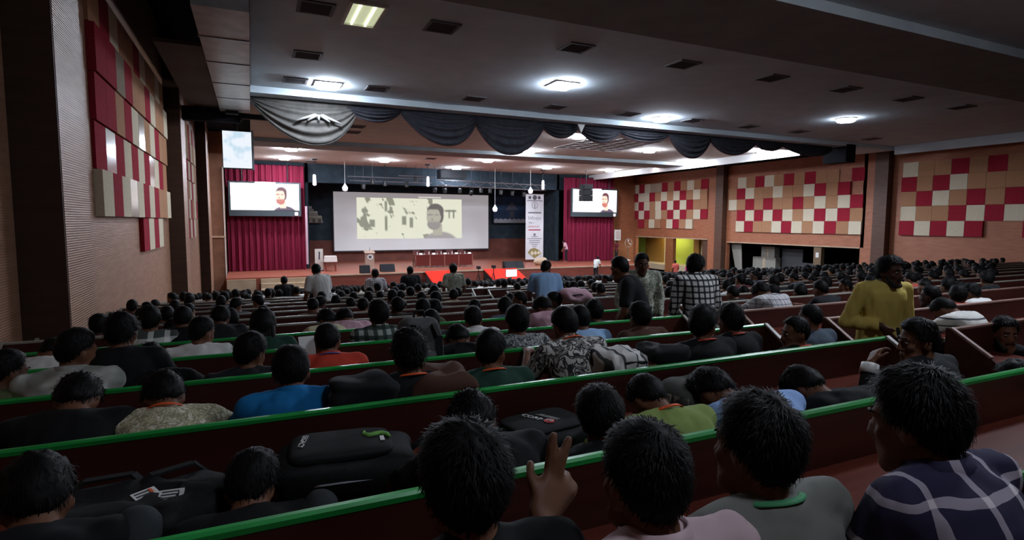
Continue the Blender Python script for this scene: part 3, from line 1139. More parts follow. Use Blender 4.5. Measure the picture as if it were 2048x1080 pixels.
# guest table with bottles and cups
t = empty('guest_table', (12.5, 38.9, Z_STAGE), 'long dark red guest table across the middle of the stage', 'table')
m = MB().box(-2.2, 2.2, -.35, .35, .87, .92)
m.build('table_top', mat('table_top', '#6a2c26', .25, 0, .6), t)
for i in range(4):
    m = MB().box(-2.15 + i * 1.08, -2.15 + i * 1.08 + 1.02, -.33, -.3, .12, .86)
    m.build('front_panel', mat('table_front', '#5e241f', .3, 0, .5), t)
for xx in (-2.12, -1.07, 0, 1.07, 2.12):
    m = MB().box(xx - .03, xx + .03, -.34, -.28, 0, .88)
    m.build('leg', mat('table_leg', '#8e5a4c', .4), t)
for i, xx in enumerate((-1.95, -1.7, -1.45, -1.1, -.75, -.5, -.2, .1, .35, .62, .95, 1.25, 1.6, 1.95)):
    m = MB()
    if i % 3 == 0:
        m.lathe([(.035, 0), (.035, .14), (.015, .18), (.015, .22)], 10)
        nm, lab, cat = 'water_bottle', 'clear water bottle on the guest table, %s from the left' % ORD[i // 3], 'bottle'
    elif i % 3 == 1:
        m.prism([(-.05, 0), (.05, 0), (0, .11)], 0, -.12, .12)
        nm, lab, cat = 'name_card', 'white tent name card on the guest table, %s from the left' % ORD[i // 3], 'card'
    else:
        m.lathe([(.03, 0), (.042, .1), (.036, .1), (.026, .01)], 10)
        nm, lab, cat = 'paper_cup', 'white paper cup on the guest table, %s from the left' % ORD[i // 3], 'cup'
    o = m.build(nm, WHITE, None, loc=(12.5 + xx, 38.75, Z_STAGE + .92))
    tag(o, lab, cat, 'things on the guest table')
    if nm == 'water_bottle':
        MB().lathe([(.017, .2), (.017, .235)], 8).build('cap', mat('cap_blue', '#5a6a9a', .5), o)
# chairs behind the table
for i in range(5):
    t = empty('stage_chair', (10.8 + i * .85, 39.75, Z_STAGE), '%s dark red high-backed chair from the left behind the guest table' % ORD[i], 'chair', 'chairs behind the guest table')
    MB().box(-.25, .25, -.25, .25, .42, .5).build('seat', mat('chair_red', '#5a2a26', .6), t)
    MB().box(-.25, .25, .22, .29, .5, 1.15).build('backrest', mat('chair_red'), t)
    for xx in (-.22, .22):
        for yy in (-.22, .22):
            MB().box(xx - .025, xx + .025, yy - .025, yy + .025, 0, .43).build('leg', DKMET, t)
# floor monitors
for i, (u_, v_, hw, lab) in enumerate(((730, 546, .3, 'left of the podium'), (775, 543, .45, 'right of the podium'), (1023, 537, .5, 'before the dark back wall right of the guest table'), (1060, 540, .3, 'at the foot of the white banner'))):
    p = at_z(u_, v_, Z_STAGE)
    t = empty('floor_monitor', (p[0], max(p[1], 35.9), Z_STAGE), 'black wedge floor monitor %s' % lab, 'speaker')
    MB().prism([(-.3, 0), (.3, 0), (.3, .48), (-.05, .48)], 0, -hw, hw).build('cabinet', BLACK, t)
    MB().prism([(-.31, .02), (-.30, .0), (-.05, .47), (-.07, .48)], 0, -hw * .9, hw * .9).build('grille', DKMET, t)
t = empty('cloth_bundle', (19.9, 38.0, Z_STAGE), 'pale covered bundle at the foot of the banner', 'bundle')
m = MB()
m.ell((0, 0, .25), (.55, .3, .3), None, 14, 8)
m.ell((.3, 0, .32), (.3, .25, .25), None, 12, 8)
m.build('cover', CREAMP, t, True)

# red carpet ramps before the stage
for i, (x0, x1, lab) in enumerate(((10.1, 11.9, 'red carpeted ramp before the stage, left one'), (14.2, 16.6, 'red carpeted ramp before the stage, right one'))):
    t = empty('carpet_ramp', ((x0 + x1) / 2, Y_STAGE - .2, Z_STAGE), lab, 'ramp')
    hw = (x1 - x0) / 2
    m = MB()
    m.prism([(0, .06), (0, -.02), (-3.0, -.98), (-3.0, -.9)], 0, -hw, hw)
    m.build('carpet', REDC, t)
    m = MB().prism([(0, -.03), (0, -1.9), (-3.0, -1.9), (-3.0, -.99)], 0, -hw + .05, hw - .05)
    m.build('ramp_body', mat('ramp_dark', '#1c1a1a', .8), t)

# camera tripods
for i, (u_, v_) in enumerate(((957, 556), (987, 554))):
    p = at(u_, v_, 31.6)
    t = empty('camera_tripod', (p[0], 31.6, p[2] - .9), 'video camera on a black tripod before the red ramp, %s one' % ('left' if i == 0 else 'right'), 'tripod')
    for k in range(3):
        a = k * 2.09 + .4
        MB().tube([(.35 * math.cos(a), .35 * math.sin(a), 0), (0, 0, 1.2)], .02, 6).build('leg', BLACK, t)
    MB().tube([(0, 0, 1.1), (0, 0, 1.45)], .025, 6).build('column', BLACK, t)
    MB().box(-.08, .08, -.18, .15, 1.45, 1.62).build('video_camera', BLACK, t)
# bright laptop in the front rows
p = at(1023, 553, 27.0)
t = empty('monitor', (p[0], 27.0, p[2]), 'bright white monitor screen glowing in the front rows', 'screen')
MB().box(-.3, .3, 0, .03, .0, .36).build('screen_glass', mat('laptop_white', '#ffffff', .5, emit='#f6efff', strength=3), t)
MB().box(-.33, .33, .03, .05, -.03, .39).build('bezel', BLACK, t)
MB().tube([(0, .05, -.5), (0, .05, .0)], .03, 6).build('stand', BLACK, t)


# ------------------------------------------------------------------ truss and stage lamps
tr = empty('lighting_truss', (12.2, 39.2, 2.55), 'grey metal lighting truss hanging above the right half of the big screen', 'truss')
for z in (0, .38):
    for y in (-.18, .18):
        MB().tube([(0, y, z), (8.7, y, z - .12)], .028, 6).build('chord', ALU, tr)
for i in range(14):
    MB().tube([(i * .62, -.18, 0 if i % 2 else .38), (i * .62 + .62, -.18, .38 if i % 2 else 0)], .014, 5).build('brace', ALU, tr)
for xx in (.2, 4.3, 8.5):
    MB().tube([(xx, 0, .38), (xx, 0, 1.3)], .02, 5).build('hanger', DKMET, tr)
tr2 = empty('lighting_bar', (6.0, 39.6, 2.75), 'pair of pale lamp bars hanging above the left half of the big screen', 'truss')
for y, z, x0, x1 in ((0, .25, 0, 5.8), (.3, 0, .2, 6.0), (-.4, .4, 3.4, 6.1)):
    MB().tube([(x0, y, z), (x1, y, z)], .03, 6).build('bar', ALU, tr2)
for xx in (.5, 2.6, 5.2):
    MB().tube([(xx, .1, 0), (xx, .1, 1.1)], .018, 5).build('hanger', DKMET, tr2)


def par_can(p, tilt, label, white=False):
    t = empty('stage_lamp', p, label, 'stage lamp', 'stage lamps above the screen')
    m = MB()
    R_ = np.array(Matrix.Rotation(tilt, 3, 'X'))
    for a, b in ():
        pass
    prof = [(.07, .16), (.12, .1), (.13, -.14), (.15, -.2), (.12, -.18)]
    q_ = MB().lathe(prof, 12)
    V_ = np.array(q_.v) @ R_.T
    m.add(V_, q_.f)
    m.build('can', WHITE if white else BLACK, t, True)
    MB().tube([(-.15, 0, 0), (-.15, 0, .28), (.15, 0, .28), (.15, 0, 0)], .014, 5).build('yoke', DKMET, t)
    MB().tube([(0, 0, .28), (0, 0, 3.885 - p[2])], .014, 5).build('hanger', DKMET, t)
    q_ = MB().lathe([(.1, -.195), (.02, -.2)], 10)
    m = MB()
    m.add(np.array(q_.v) @ R_.T, q_.f)
    m.build('lens', mat('lens_glass', '#9aa0b0', .1, 0, .6), t)


pcs = [(727, 372, 0), (770, 366, 0), (813, 368, 0), (745, 362, 0), (832, 358, 0), (870, 380, .5), (890, 381, .4), (920, 381, .3), (943, 385, .9), (962, 380, 0), (980, 381, 0), (1002, 384, .2), (1025, 386, .3), (1048, 388, .3)]
for i, (u_, v_, tl) in enumerate(pcs):
    par_can(at(u_, v_, 39.2), tl, '%s black stage lamp from the left above the big screen' % ORD[i])
for i, (u_, v_, lab) in enumerate(((690, 375, 'left top corner of the big screen'), (990, 417, 'right edge of the big screen'), (1061, 381, 'white banner'))):
    p = at(u_, v_, 38.8)
    t = empty('hanging_lamp', p, 'white bulb-shaped lamp hanging near the %s' % lab, 'lamp')
    MB().lathe([(.03, .28), (.06, .2), (.19, 0), (.15, -.2), (.03, -.25)], 14).build('globe', mat('globe_white', '#e8e8ec', .4, emit='#e8eaff', strength=.5), t, True)
    MB().tube([(0, 0, .25), (0, 0, 3.885 - p[2])], .012, 5).build('cord', WHITE, t)
for i, (u_, v_, lab) in enumerate(((629, 360, 'left LED screen'), (856, 363, 'middle of the stage'), (1086, 370, 'white banner'))):
    p = at(u_, v_, 38.0)
    t = empty('tube_pendant', p, 'slim white pendant lamp hanging on a rod by the %s' % lab, 'lamp')
    MB().lathe([(.05, .35), (.09, .3), (.12, -.3), (.05, -.36)], 12).build('shade', mat('globe_white'), t, True)
    MB().tube([(0, 0, .3), (0, 0, 3.85 - p[2])], .014, 5).build('rod', DKMET, t)
    MB().lathe([(.2, 3.82 - p[2]), (.2, 3.88 - p[2])], 14).build('ceiling_plate', DKMET, t)
pj = empty('speaker_cluster', (13.1, 38.6, 3.0), 'dark boxy speaker cluster hanging above the truss', 'speaker')
MB().box(-1.0, 1.0, -.4, .4, 0, .62).build('cabinet', mat('speaker_navy', '#20262e', .6), pj)
MB().box(-.94, .94, -.42, -.4, .05, .57).build('grille', DKMET, pj)
for xx in (-.7, .7):
    MB().tube([(xx, 0, .6), (xx, 0, .9)], .02, 5).build('hanger', DKMET, pj)

# ------------------------------------------------------------------ benches
X_L0, X_L1, X_R0, X_R1 = -2.05, 3.92, 4.68, 29.2
N_ROWS = 30


def bench(k, side):
    Y = rail_y(k)
    zr = rail_z(Y)
    zf = floor_z(Y)
    x0, x1 = (X_L0, X_L1) if side == 'L' else (X_R0, X_R1)
    if side == 'L':
        lab = 'long dark red bench left of the aisle, %s row counted from the camera' % ORD[k]
    else:
        lab = 'long dark red bench right of the aisle, %s row counted from the camera' % ORD[k]
    t = empty('bench', ((x0 + x1) / 2, Y, zf), lab, 'bench', 'bench rows')
    hw = (x1 - x0) / 2
    MB().box(-hw, hw, -.012, .018, .06, RAIL_H - .02).build('back_panel', BENCH, t)
    r_ = MB()
    r_.prism([(-.0135, RAIL_H - .020), (.0195, RAIL_H - .020), (.0195, RAIL_H - .005), (.010, RAIL_H + .001), (-.005, RAIL_H + .001), (-.0135, RAIL_H - .006)], 0, -hw, hw)
    rail_m = (RAIL_G if k <= 4 else RAIL_W) if side == 'L' else (RAIL_P if k <= 3 else RAIL_W)  # far left rails: glare on the green put into a paler colour
    r_.build('top_rail', rail_m, t)
    MB().box(-hw + .02, hw - .02, .03, .40, .42, .45).build('seat', BENCH, t)
    MB().box(-hw + .03, hw - .03, -.34, -.012, RAIL_H - .25, RAIL_H - .225).build('desk', DESK, t)
    MB().box(-hw + .03, hw - .03, -.352, -.34, RAIL_H - .258, RAIL_H - .222).build('desk_edge', RAIL_G if (side == 'L' and k <= 2) else RAIL_W, t)
    for s in (-1, 1):
        e = MB()
        xx = s * hw
        prof = [(.02, 0), (.02, RAIL_H), (-.02, RAIL_H), (-.26, RAIL_H - .16), (-.36, RAIL_H - .24), (-.36, RAIL_H - .55), (-.2, 0)]
        e.prism(prof, 0, xx - .015, xx + .015)
        ep = e.build('end_panel', BENCH, t)
        g = MB()
        g.bar((xx, -.01, RAIL_H + .002), (xx, -.27, RAIL_H - .165), .034, .016)
        g.build('end_edge', rail_m if side == 'R' or k > 3 else RAIL_W, ep)
    n_leg = 3 if side == 'L' else 6
    for i in range(n_leg):
        xx = -hw + .3 + i * (2 * hw - .6) / (n_leg - 1)
        MB().box(xx - .02, xx + .02, .03, .36, 0, .42).build('leg', BENCH, t)


for k in range(N_ROWS):
    bench(k, 'L')
    bench(k, 'R')

# ------------------------------------------------------------------ people: body generator
def rot_x(a):
    c_, s_ = math.cos(a), math.sin(a)
    return np.array([[1, 0, 0], [0, c_, s_], [0, -s_, c_]])      # tilts up (+Z) towards +Y


def rot_z(a):
    c_, s_ = math.cos(a), math.sin(a)
    return np.array([[c_, -s_, 0], [s_, c_, 0], [0, 0, 1]])


def rot_y(a):
    c_, s_ = math.cos(a), math.sin(a)
    return np.array([[c_, 0, s_], [0, 1, 0], [-s_, 0, c_]])


def vdir(a):
    return np.array([0, math.sin(a), math.cos(a)])


def capsule(p, q, r0, r1, n=12, flat0=False, flat1=False):
    p, q = np.array(p, float), np.array(q, float)
    d = q - p
    L = np.linalg.norm(d) + 1e-9
    d /= L
    a = np.array([0, 0, 1.0]) if abs(d[2]) < .9 else np.array([1.0, 0, 0])
    s = np.cross(d, a)
    s /= np.linalg.norm(s)
    t = np.cross(s, d)
    rings = []
    if not flat0:
        rings += [(-.87 * r0, .5 * r0), (-.5 * r0, .87 * r0)]
    rings += [(0, r0), (L * .5, (r0 + r1) / 2), (L, r1)]
    if not flat1:
        rings += [(L + .5 * r1, .87 * r1), (L + .87 * r1, .5 * r1)]
    V, Fs = [], []
    for z, r in rings:
        for j in range(n):
            w = 2 * PI * j / n
            V.append(p + d * z + (s * math.cos(w) + t * math.sin(w)) * r)
    m = len(rings)
    for i in range(m - 1):
        for j in range(n):
            k = (j + 1) % n
            Fs.append((i * n + j, i * n + k, (i + 1) * n + k, (i + 1) * n + j))
    Fs.append(tuple(range(n - 1, -1, -1)))
    Fs.append(tuple((m - 1) * n + j for j in range(n)))
    return V, Fs


def loft(rings, n=18):
    """Closed loft of ellipses: (centre, tilt angle, rx, ry)."""
    V, Fs = [], []
    for c_, a, rx, ry in rings:
        R_ = rot_x(a)
        for j in range(n):
            w = 2 * PI * j / n
            # slightly squared section
            cw, sw = math.cos(w), math.sin(w)
            V.append(np.array(c_) + R_ @ np.array([rx * math.copysign(abs(cw) ** .85, cw), ry * math.copysign(abs(sw) ** .85, sw), 0]))
    m = len(rings)
    for i in range(m - 1):
        for j in range(n):
            k = (j + 1) % n
            Fs.append((i * n + j, i * n + k, (i + 1) * n + k, (i + 1) * n + j))
    Fs.append(tuple(range(n - 1, -1, -1)))
    Fs.append(tuple((m - 1) * n + j for j in range(n)))
    return V, Fs


def hand_prims(mb, wrist, d, side, curl=.5, spread=.12, up=None, point=False, sc=1.0):
    """Palm, four fingers of different length with two bends, and a thumb from the side of the palm."""
    d = np.array(d, float)
    d /= np.linalg.norm(d)
    up = np.array([0, 0, 1.0]) if up is None else np.array(up, float)
    s = np.cross(d, up)
    s /= np.linalg.norm(s) + 1e-9
    nrm = np.cross(s, d)                      # back of the hand
    w = np.array(wrist, float)
    for k in range(4):
        o = (k - 1.5) * .021 * sc
        mb.add(*capsule(w + s * o * .5 + d * .01, w + d * .088 * sc + s * o, .016 * sc, .012 * sc, 8))
    for k, Lf in enumerate((.068, .078, .073, .056)):
        o = (k - 1.5) * .021 * sc * side
        base = w + d * .088 * sc + s * o
        fd = d + s * (k - 1.5) * spread * side
        c1 = curl * (.25 if (point and k == 0) else (.6 if (point and k == 1) else 1.0))
        p = base
        ang = 0.0
        if point and k < 2:
            fd = np.array([.15 + .2 * k, .15, 1.0 - .1 * k])
            c1 *= .5
            nrm_f = -d
        else:
            nrm_f = nrm
        for seg, fr in enumerate((.45, .31, .24)):
            ang += c1 * (.55 if seg == 0 else .75)
            dd = fd * math.cos(ang) - nrm_f * math.sin(ang)
            dd /= np.linalg.norm(dd)
            q_ = p + dd * Lf * fr * sc
            fat = 1.35 if point else 1.1
            mb.add(*capsule(p, q_, (.0095 - .0008 * seg) * sc * fat, (.0088 - .0008 * seg) * sc * fat, 8))
            p = q_
    tb = w + d * .03 * sc + s * .026 * side * -1 * sc
    t1 = tb + (d * .6 - s * side * .75 - nrm * .25) * .038 * sc
    t2 = t1 + (d * .85 - s * side * .3 - nrm * .35) * .034 * sc
    mb.add(*capsule(w + d * .02, tb, .015 * sc, .014 * sc, 8))
    mb.add(*capsule(tb, t1, .0125 * sc, .011 * sc, 8))
    mb.add(*capsule(t1, t2, .0105 * sc, .009 * sc, 8))


HS = 0.93
POSES = {
    # lean, head pitch (extra), head yaw, head roll, arms: L elbow, L wrist, R elbow, R wrist (before leaning), long = sleeves to the wrist
    'up': dict(lean=.14),
    'curl': dict(lean=.7, pitch=.35, yaw=.3, desk=True, low=True, knee=True),
    'curl2': dict(lean=.8, pitch=.3, yaw=-.3, desk=True, low=True, knee=True),
    'hunch': dict(lean=.52, pitch=.85, desk=True, low=True),
    'lie': dict(lean=.52, pitch=1.1, side=-.15, desk=True, low=True),
    'hunchL': dict(lean=.5, pitch=.75, yaw=.45, roll=.2, desk=True, low=True),
    'up3': dict(lean=.24, yaw=.2, pitch=.05),
    'up2': dict(lean=.10, roll=.09, yaw=.15),
    'fwd': dict(lean=.36, pitch=.12, desk=True),
    'fwd3': dict(lean=.42, pitch=.2, desk=True),
    'fwd2': dict(lean=.32, pitch=.2, yaw=-.25, roll=-.1, desk=True),
    'down': dict(lean=.48, pitch=.42, desk=True),
    'slump': dict(lean=.92, pitch=.25, desk=True, low=True),
    'slumpL': dict(lean=.85, pitch=.3, yaw=.5, roll=.25, desk=True, low=True),
    'turnR': dict(lean=.14, yaw=-1.25),
    'turnR2': dict(lean=.22, yaw=-.75, pitch=.1, desk=True),
    'turnL': dict(lean=.14, yaw=1.15),
    'look': dict(lean=.1, yaw=0, pitch=-.05),
    'point': dict(lean=.22, pitch=.05, armR=((.24, .04, .33), (.165, .14, .555)), hand='point'),
    'cheek': dict(lean=.12, yaw=1.05, pitch=.05, armL=((-.30, .20, .24), (-.17, .25, .52)), hand='cheek', long=True),
    'stand': dict(stand=True, lean=.06),
    'stoop': dict(stand=True, lean=.38, pitch=.1, yaw=-.5),
    'stoopR': dict(stand=True, lean=.26, pitch=.05, yaw=-.9, long=True),
    'face': dict(stand=True, lean=.08, pitch=.0, yaw=.25, long=True, armR=((.27, -.03, .25), (.10, .16, .25))),
    'facing2': dict(stand=True, lean=.10, pitch=.12, yaw=.1, long=True),
}


def skeleton(name):
    p = POSES[name]
    lean = p['lean']
    std = p.get('stand', False)
    j = {}
    P = np.array([0, 0, .93 if std else .10])
    L = P + .15 * vdir(.5 * lean)
    sd_ = np.array([p.get('side', 0.0), 0, 0])
    T = L + .21 * vdir(lean) + sd_ * .35
    N = T + .125 * vdir(lean * 1.12 + .06) + sd_ * .65
    tilt = lean * .55 + p.get('pitch', 0)
    Rh = rot_z(p.get('yaw', 0)) @ rot_x(tilt) @ rot_y(p.get('roll', 0))
    Hc = N + (rot_x(tilt * .8) @ np.array([0, .02, .02])) + Rh @ np.array([0, .014, .066])
    j.update(P=P, L=L, T=T, N=N, Rh=Rh, Hc=Hc, lean=lean, std=std, p=p)
    j['top'] = Hc[2] + .145 * HS
    sh = T + .075 * vdir(lean)
    for s, nm in ((-1, 'L'), (1, 'R')):
        S_ = sh + np.array([s * .178, 0, -.005])
        if 'arm' + nm in p:
            E_, W_ = [np.array(a, float) for a in p['arm' + nm]]
            E_, W_ = E_ + [0, 0, P[2] - .10], W_ + [0, 0, P[2] - .10]
        elif std:
            E_ = S_ + np.array([s * .055, -.03 + .12 * lean, -.26])
            W_ = E_ + np.array([s * -.02, .09 + .1 * lean, -.22])
        elif p.get('desk'):
            if p.get('low'):
                E_ = np.array([s * .30, max(S_[1] + .10, .38), max(.30, S_[2] - .16)])
                W_ = np.array([s * .10, .60, .36])
            else:
                E_ = np.array([s * .255, S_[1] + .14, S_[2] - .22])
                W_ = np.array([s * .10, .56, .40])
        else:
            E_ = S_ + np.array([s * .05, .07, -.24])
            W_ = np.array([s * .09, .34, .19])
        j['S' + nm], j['E' + nm], j['W' + nm] = S_, E_, W_
        if std:
            j['H' + nm] = np.array([s * .09, 0, .90])
            j['K' + nm] = np.array([s * .105, .03, .48])
            j['A' + nm] = np.array([s * .11, -.01, .08])
            j['F' + nm] = np.array([s * .125, .16, .035])
        else:
            j['H' + nm] = np.array([s * .09, .04, .085])
            j['K' + nm] = np.array([s * .12, .43, .085])
            j['A' + nm] = np.array([s * .12, .44, -.36])
            j['F' + nm] = np.array([s * .13, .60, -.405])
            if p.get('knee') and nm == 'R':
                j['K' + nm], j['A' + nm], j['F' + nm] = np.array([.23, .27, .45]), np.array([.20, .20, .06]), np.array([.22, .34, .02])
    return j


def torso_rings(j, g=0.0, upto=True):
    P, L, T, N, lean = j['P'], j['L'], j['T'], j['N'], j['lean']
    d0, d1 = vdir(.5 * lean), vdir(lean)
    R_ = [(P - .09 * d0, .3 * lean, .135 + g, .10 + g), (P, .4 * lean, .160 + g, .118 + g), (L, .7 * lean, .146 + g, .104 + g),
          ((L + T) / 2, .9 * lean, .156 + g, .110 + g), (T, lean, .168 + g, .112 + g), (T + .055 * d1, lean * 1.05, .166 + g, .098 + g),
          (T + .092 * d1, lean * 1.1, .118 + g, .074 + g), (N + (.004 if g else -.01) * d1, lean * 1.12, .060 + g * .6, .060 + g * .6)]
    return R_


def remesh(parts, voxel, iters, name):
    me = bpy.data.meshes.new('tmp')
    mb = MB()
    for V, Fs in parts:
        mb.add(V, Fs)
    me.from_pydata(mb.v, [], mb.f)
    o = bpy.data.objects.new('tmp', me)
    COL.objects.link(o)
    r_ = o.modifiers.new('r', 'REMESH')
    r_.mode = 'VOXEL'
    r_.voxel_size = voxel
    s_ = o.modifiers.new('s', 'SMOOTH')
    s_.factor = .5
    s_.iterations = iters
    dg = bpy.context.evaluated_depsgraph_get()
    out = bpy.data.meshes.new_from_object(o.evaluated_get(dg))
    out.name = name
    bpy.data.objects.remove(o)
    bpy.data.meshes.remove(me)
    out.polygons.foreach_set('use_smooth', [True] * len(out.polygons))
    return out


def wrinkle(me, amp, seed, freq=14.0):
    n_ = len(me.vertices)
    co = np.empty(n_ * 3, np.float32)
    no = np.empty(n_ * 3, np.float32)
    me.vertices.foreach_get('co', co)
    me.vertices.foreach_get('normal', no)
    co, no = co.reshape(-1, 3), no.reshape(-1, 3)
    r_ = np.random.default_rng(seed)
    h = np.zeros(n_)
    for i in range(9):
        k = r_.normal(size=3) * freq * (1 + .22 * i)
        k[2] *= .55
        h += np.abs(np.sin(co @ k + r_.uniform(0, 6.28))) / (1 + .35 * i)
    h = (h - h.mean()) / h.std()
    me.vertices.foreach_set('co', (co + no * (np.clip(h, -2, 2) * amp)[:, None]).astype(np.float32).ravel())
    me.update()


def head_parts(j, hi):
    Rh, Hc = j['Rh'], j['Hc']
    s = HS
    out = []

    def E(c_, r, n=16, m=12):
        V, Fs = ellipsoid(np.array(c_) * s, np.array(r) * s, None, n, m)
        out.append((V @ Rh.T + Hc, Fs))

    def K(a, b, r0, r1):
        V, Fs = capsule(np.array(a) * s, np.array(b) * s, r0 * s, r1 * s, 8)
        out.append((np.array(V) @ Rh.T + Hc, Fs))
    E((0, -.008, .03), (.074, .096, .098), 20, 16)
    E((0, .022, -.045), (.060, .070, .080))
    K((-.035, .045, -.075), (0, .078, -.108), .03, .026)
    K((.035, .045, -.075), (0, .078, -.108), .03, .026)
    E((-.06, -.006, .0), (.018, .03, .045))
    E((.06, -.006, .0), (.018, .03, .045))
    for sx in (-1, 1):
        E((sx * .080, -.012, -.012), (.012, .021, .033))
        K((sx * .078, -.02, .01), (sx * .088, -.028, .012), .01, .008)
    if hi:
        K((0, .090, .018), (0, .113, -.028), .010, .013)
        E((-.012, .103, -.034), (.010, .010, .008))
        E((.012, .103, -.034), (.010, .010, .008))
        K((-.04, .080, .030), (.04, .080, .030), .012, .012)
        E((-.04, .062, -.02), (.024, .024, .022))
        E((.04, .062, -.02), (.024, .024, .022))
        K((-.02, .090, -.062), (.02, .090, -.062), .008, .008)
        K((-.016, .089, -.074), (.016, .089, -.074), .009, .009)
    return out


def arm_dir(j, s):
    return j['W' + s] - j['E' + s]


RES = {'hi': (.0115, .011, 3), 'mid': (.017, .018, 2), 'lo': (.03, .032, 1)}
CACHE = {}


def body_meshes(pose, res):
    key = ('body', pose, res)
    if key in CACHE:
        return CACHE[key]
    j = skeleton(pose)
    vb, vs, it = RES[res]
    hi = res != 'lo'
    if pose in ('point', 'cheek'):
        vb = .0078
    p = j['p']
    parts = head_parts(j, hi)
    parts.append(loft(torso_rings(j)))
    parts.append(capsule(j['N'] - .05 * vdir(j['lean']), j['Hc'] + j['Rh'] @ np.array([0, -.02, -.03]), .056, .05))
    hands = MB()
    for s, sg in (('L', -1), ('R', 1)):
        parts.append(capsule(j['N'] - .035 * vdir(j['lean'] * 1.1) + np.array([sg * .035, 0, 0]), j['S' + s], .042, .046))
        parts.append(capsule(j['S' + s], j['E' + s], .050, .038))
        parts.append(capsule(j['E' + s], j['W' + s], .039, .026))
        parts.append(capsule(j['H' + s], j['K' + s], .078, .054))
        parts.append(capsule(j['K' + s], j['A' + s], .054, .036))
        parts.append(capsule(j['A' + s] + np.array([0, -.03, -.03]), j['F' + s], .036, .032))
        d = arm_dir(j, s)
        if hi:
            if p.get('hand') == 'point' and s == 'R':
                hand_prims(hands, j['W' + s], (.085, .05, .055), sg, curl=.9, up=(0, -1, .35), point=True, sc=1.15)
            elif p.get('hand') == 'cheek' and s == 'L':
                hand_prims(hands, j['W' + s], (.55, .1, .5), sg, curl=.75, up=(-.4, .4, .6))
            elif p.get('stand'):
                hand_prims(hands, j['W' + s], d * .7 + np.array([0, .05, -.3]), sg, curl=.45, up=(sg * 1.0, .2, .1))
            else:
                hand_prims(hands, j['W' + s], d * np.array([1, 1, .2]), sg, curl=.4)
        else:
            dn = d / np.linalg.norm(d)
            hands.add(*capsule(j['W' + s], j['W' + s] + dn * .10, .03, .026, 8))
    parts.append((np.array(hands.v), hands.f))
    body = remesh(parts, vb, it, 'person')
    # shirt
    long_ = p.get('long', False)
    sp = [loft(torso_rings(j, .014))]
    for s, sg in (('L', -1), ('R', 1)):
        sp.append(capsule(j['N'] - .034 * vdir(j['lean'] * 1.1) + np.array([sg * .035, 0, 0]), j['S' + s], .058, .062))
        e = j['E' + s]
        if long_:
            sp.append(capsule(j['S' + s], e, .064, .056))
            sp.append(capsule(e, j['E' + s] + (j['W' + s] - e) * .92, .056, .044, flat1=True))
        else:
            sp.append(capsule(j['S' + s], j['S' + s] + (e - j['S' + s]) * .86, .064, .062, flat1=True))
    shirt = remesh(sp, vs, it + 1, 'shirt')
    if hi:
        wrinkle(shirt, .0032 if res == 'hi' else .003, hash(pose) % 1000, 13)
    tp = [loft(torso_rings(j, .010)[:3])]
    for s in ('L', 'R'):
        tp.append(capsule(j['H' + s], j['K' + s], .090, .066))
        tp.append(capsule(j['K' + s], j['A' + s] + (j['K' + s] - j['A' + s]) * .04, .066, .056, flat1=True))
    trousers = remesh(tp, max(vs, .018), it + 1, 'trousers')
    CACHE[key] = (j, body, shirt, trousers)
    return CACHE[key]


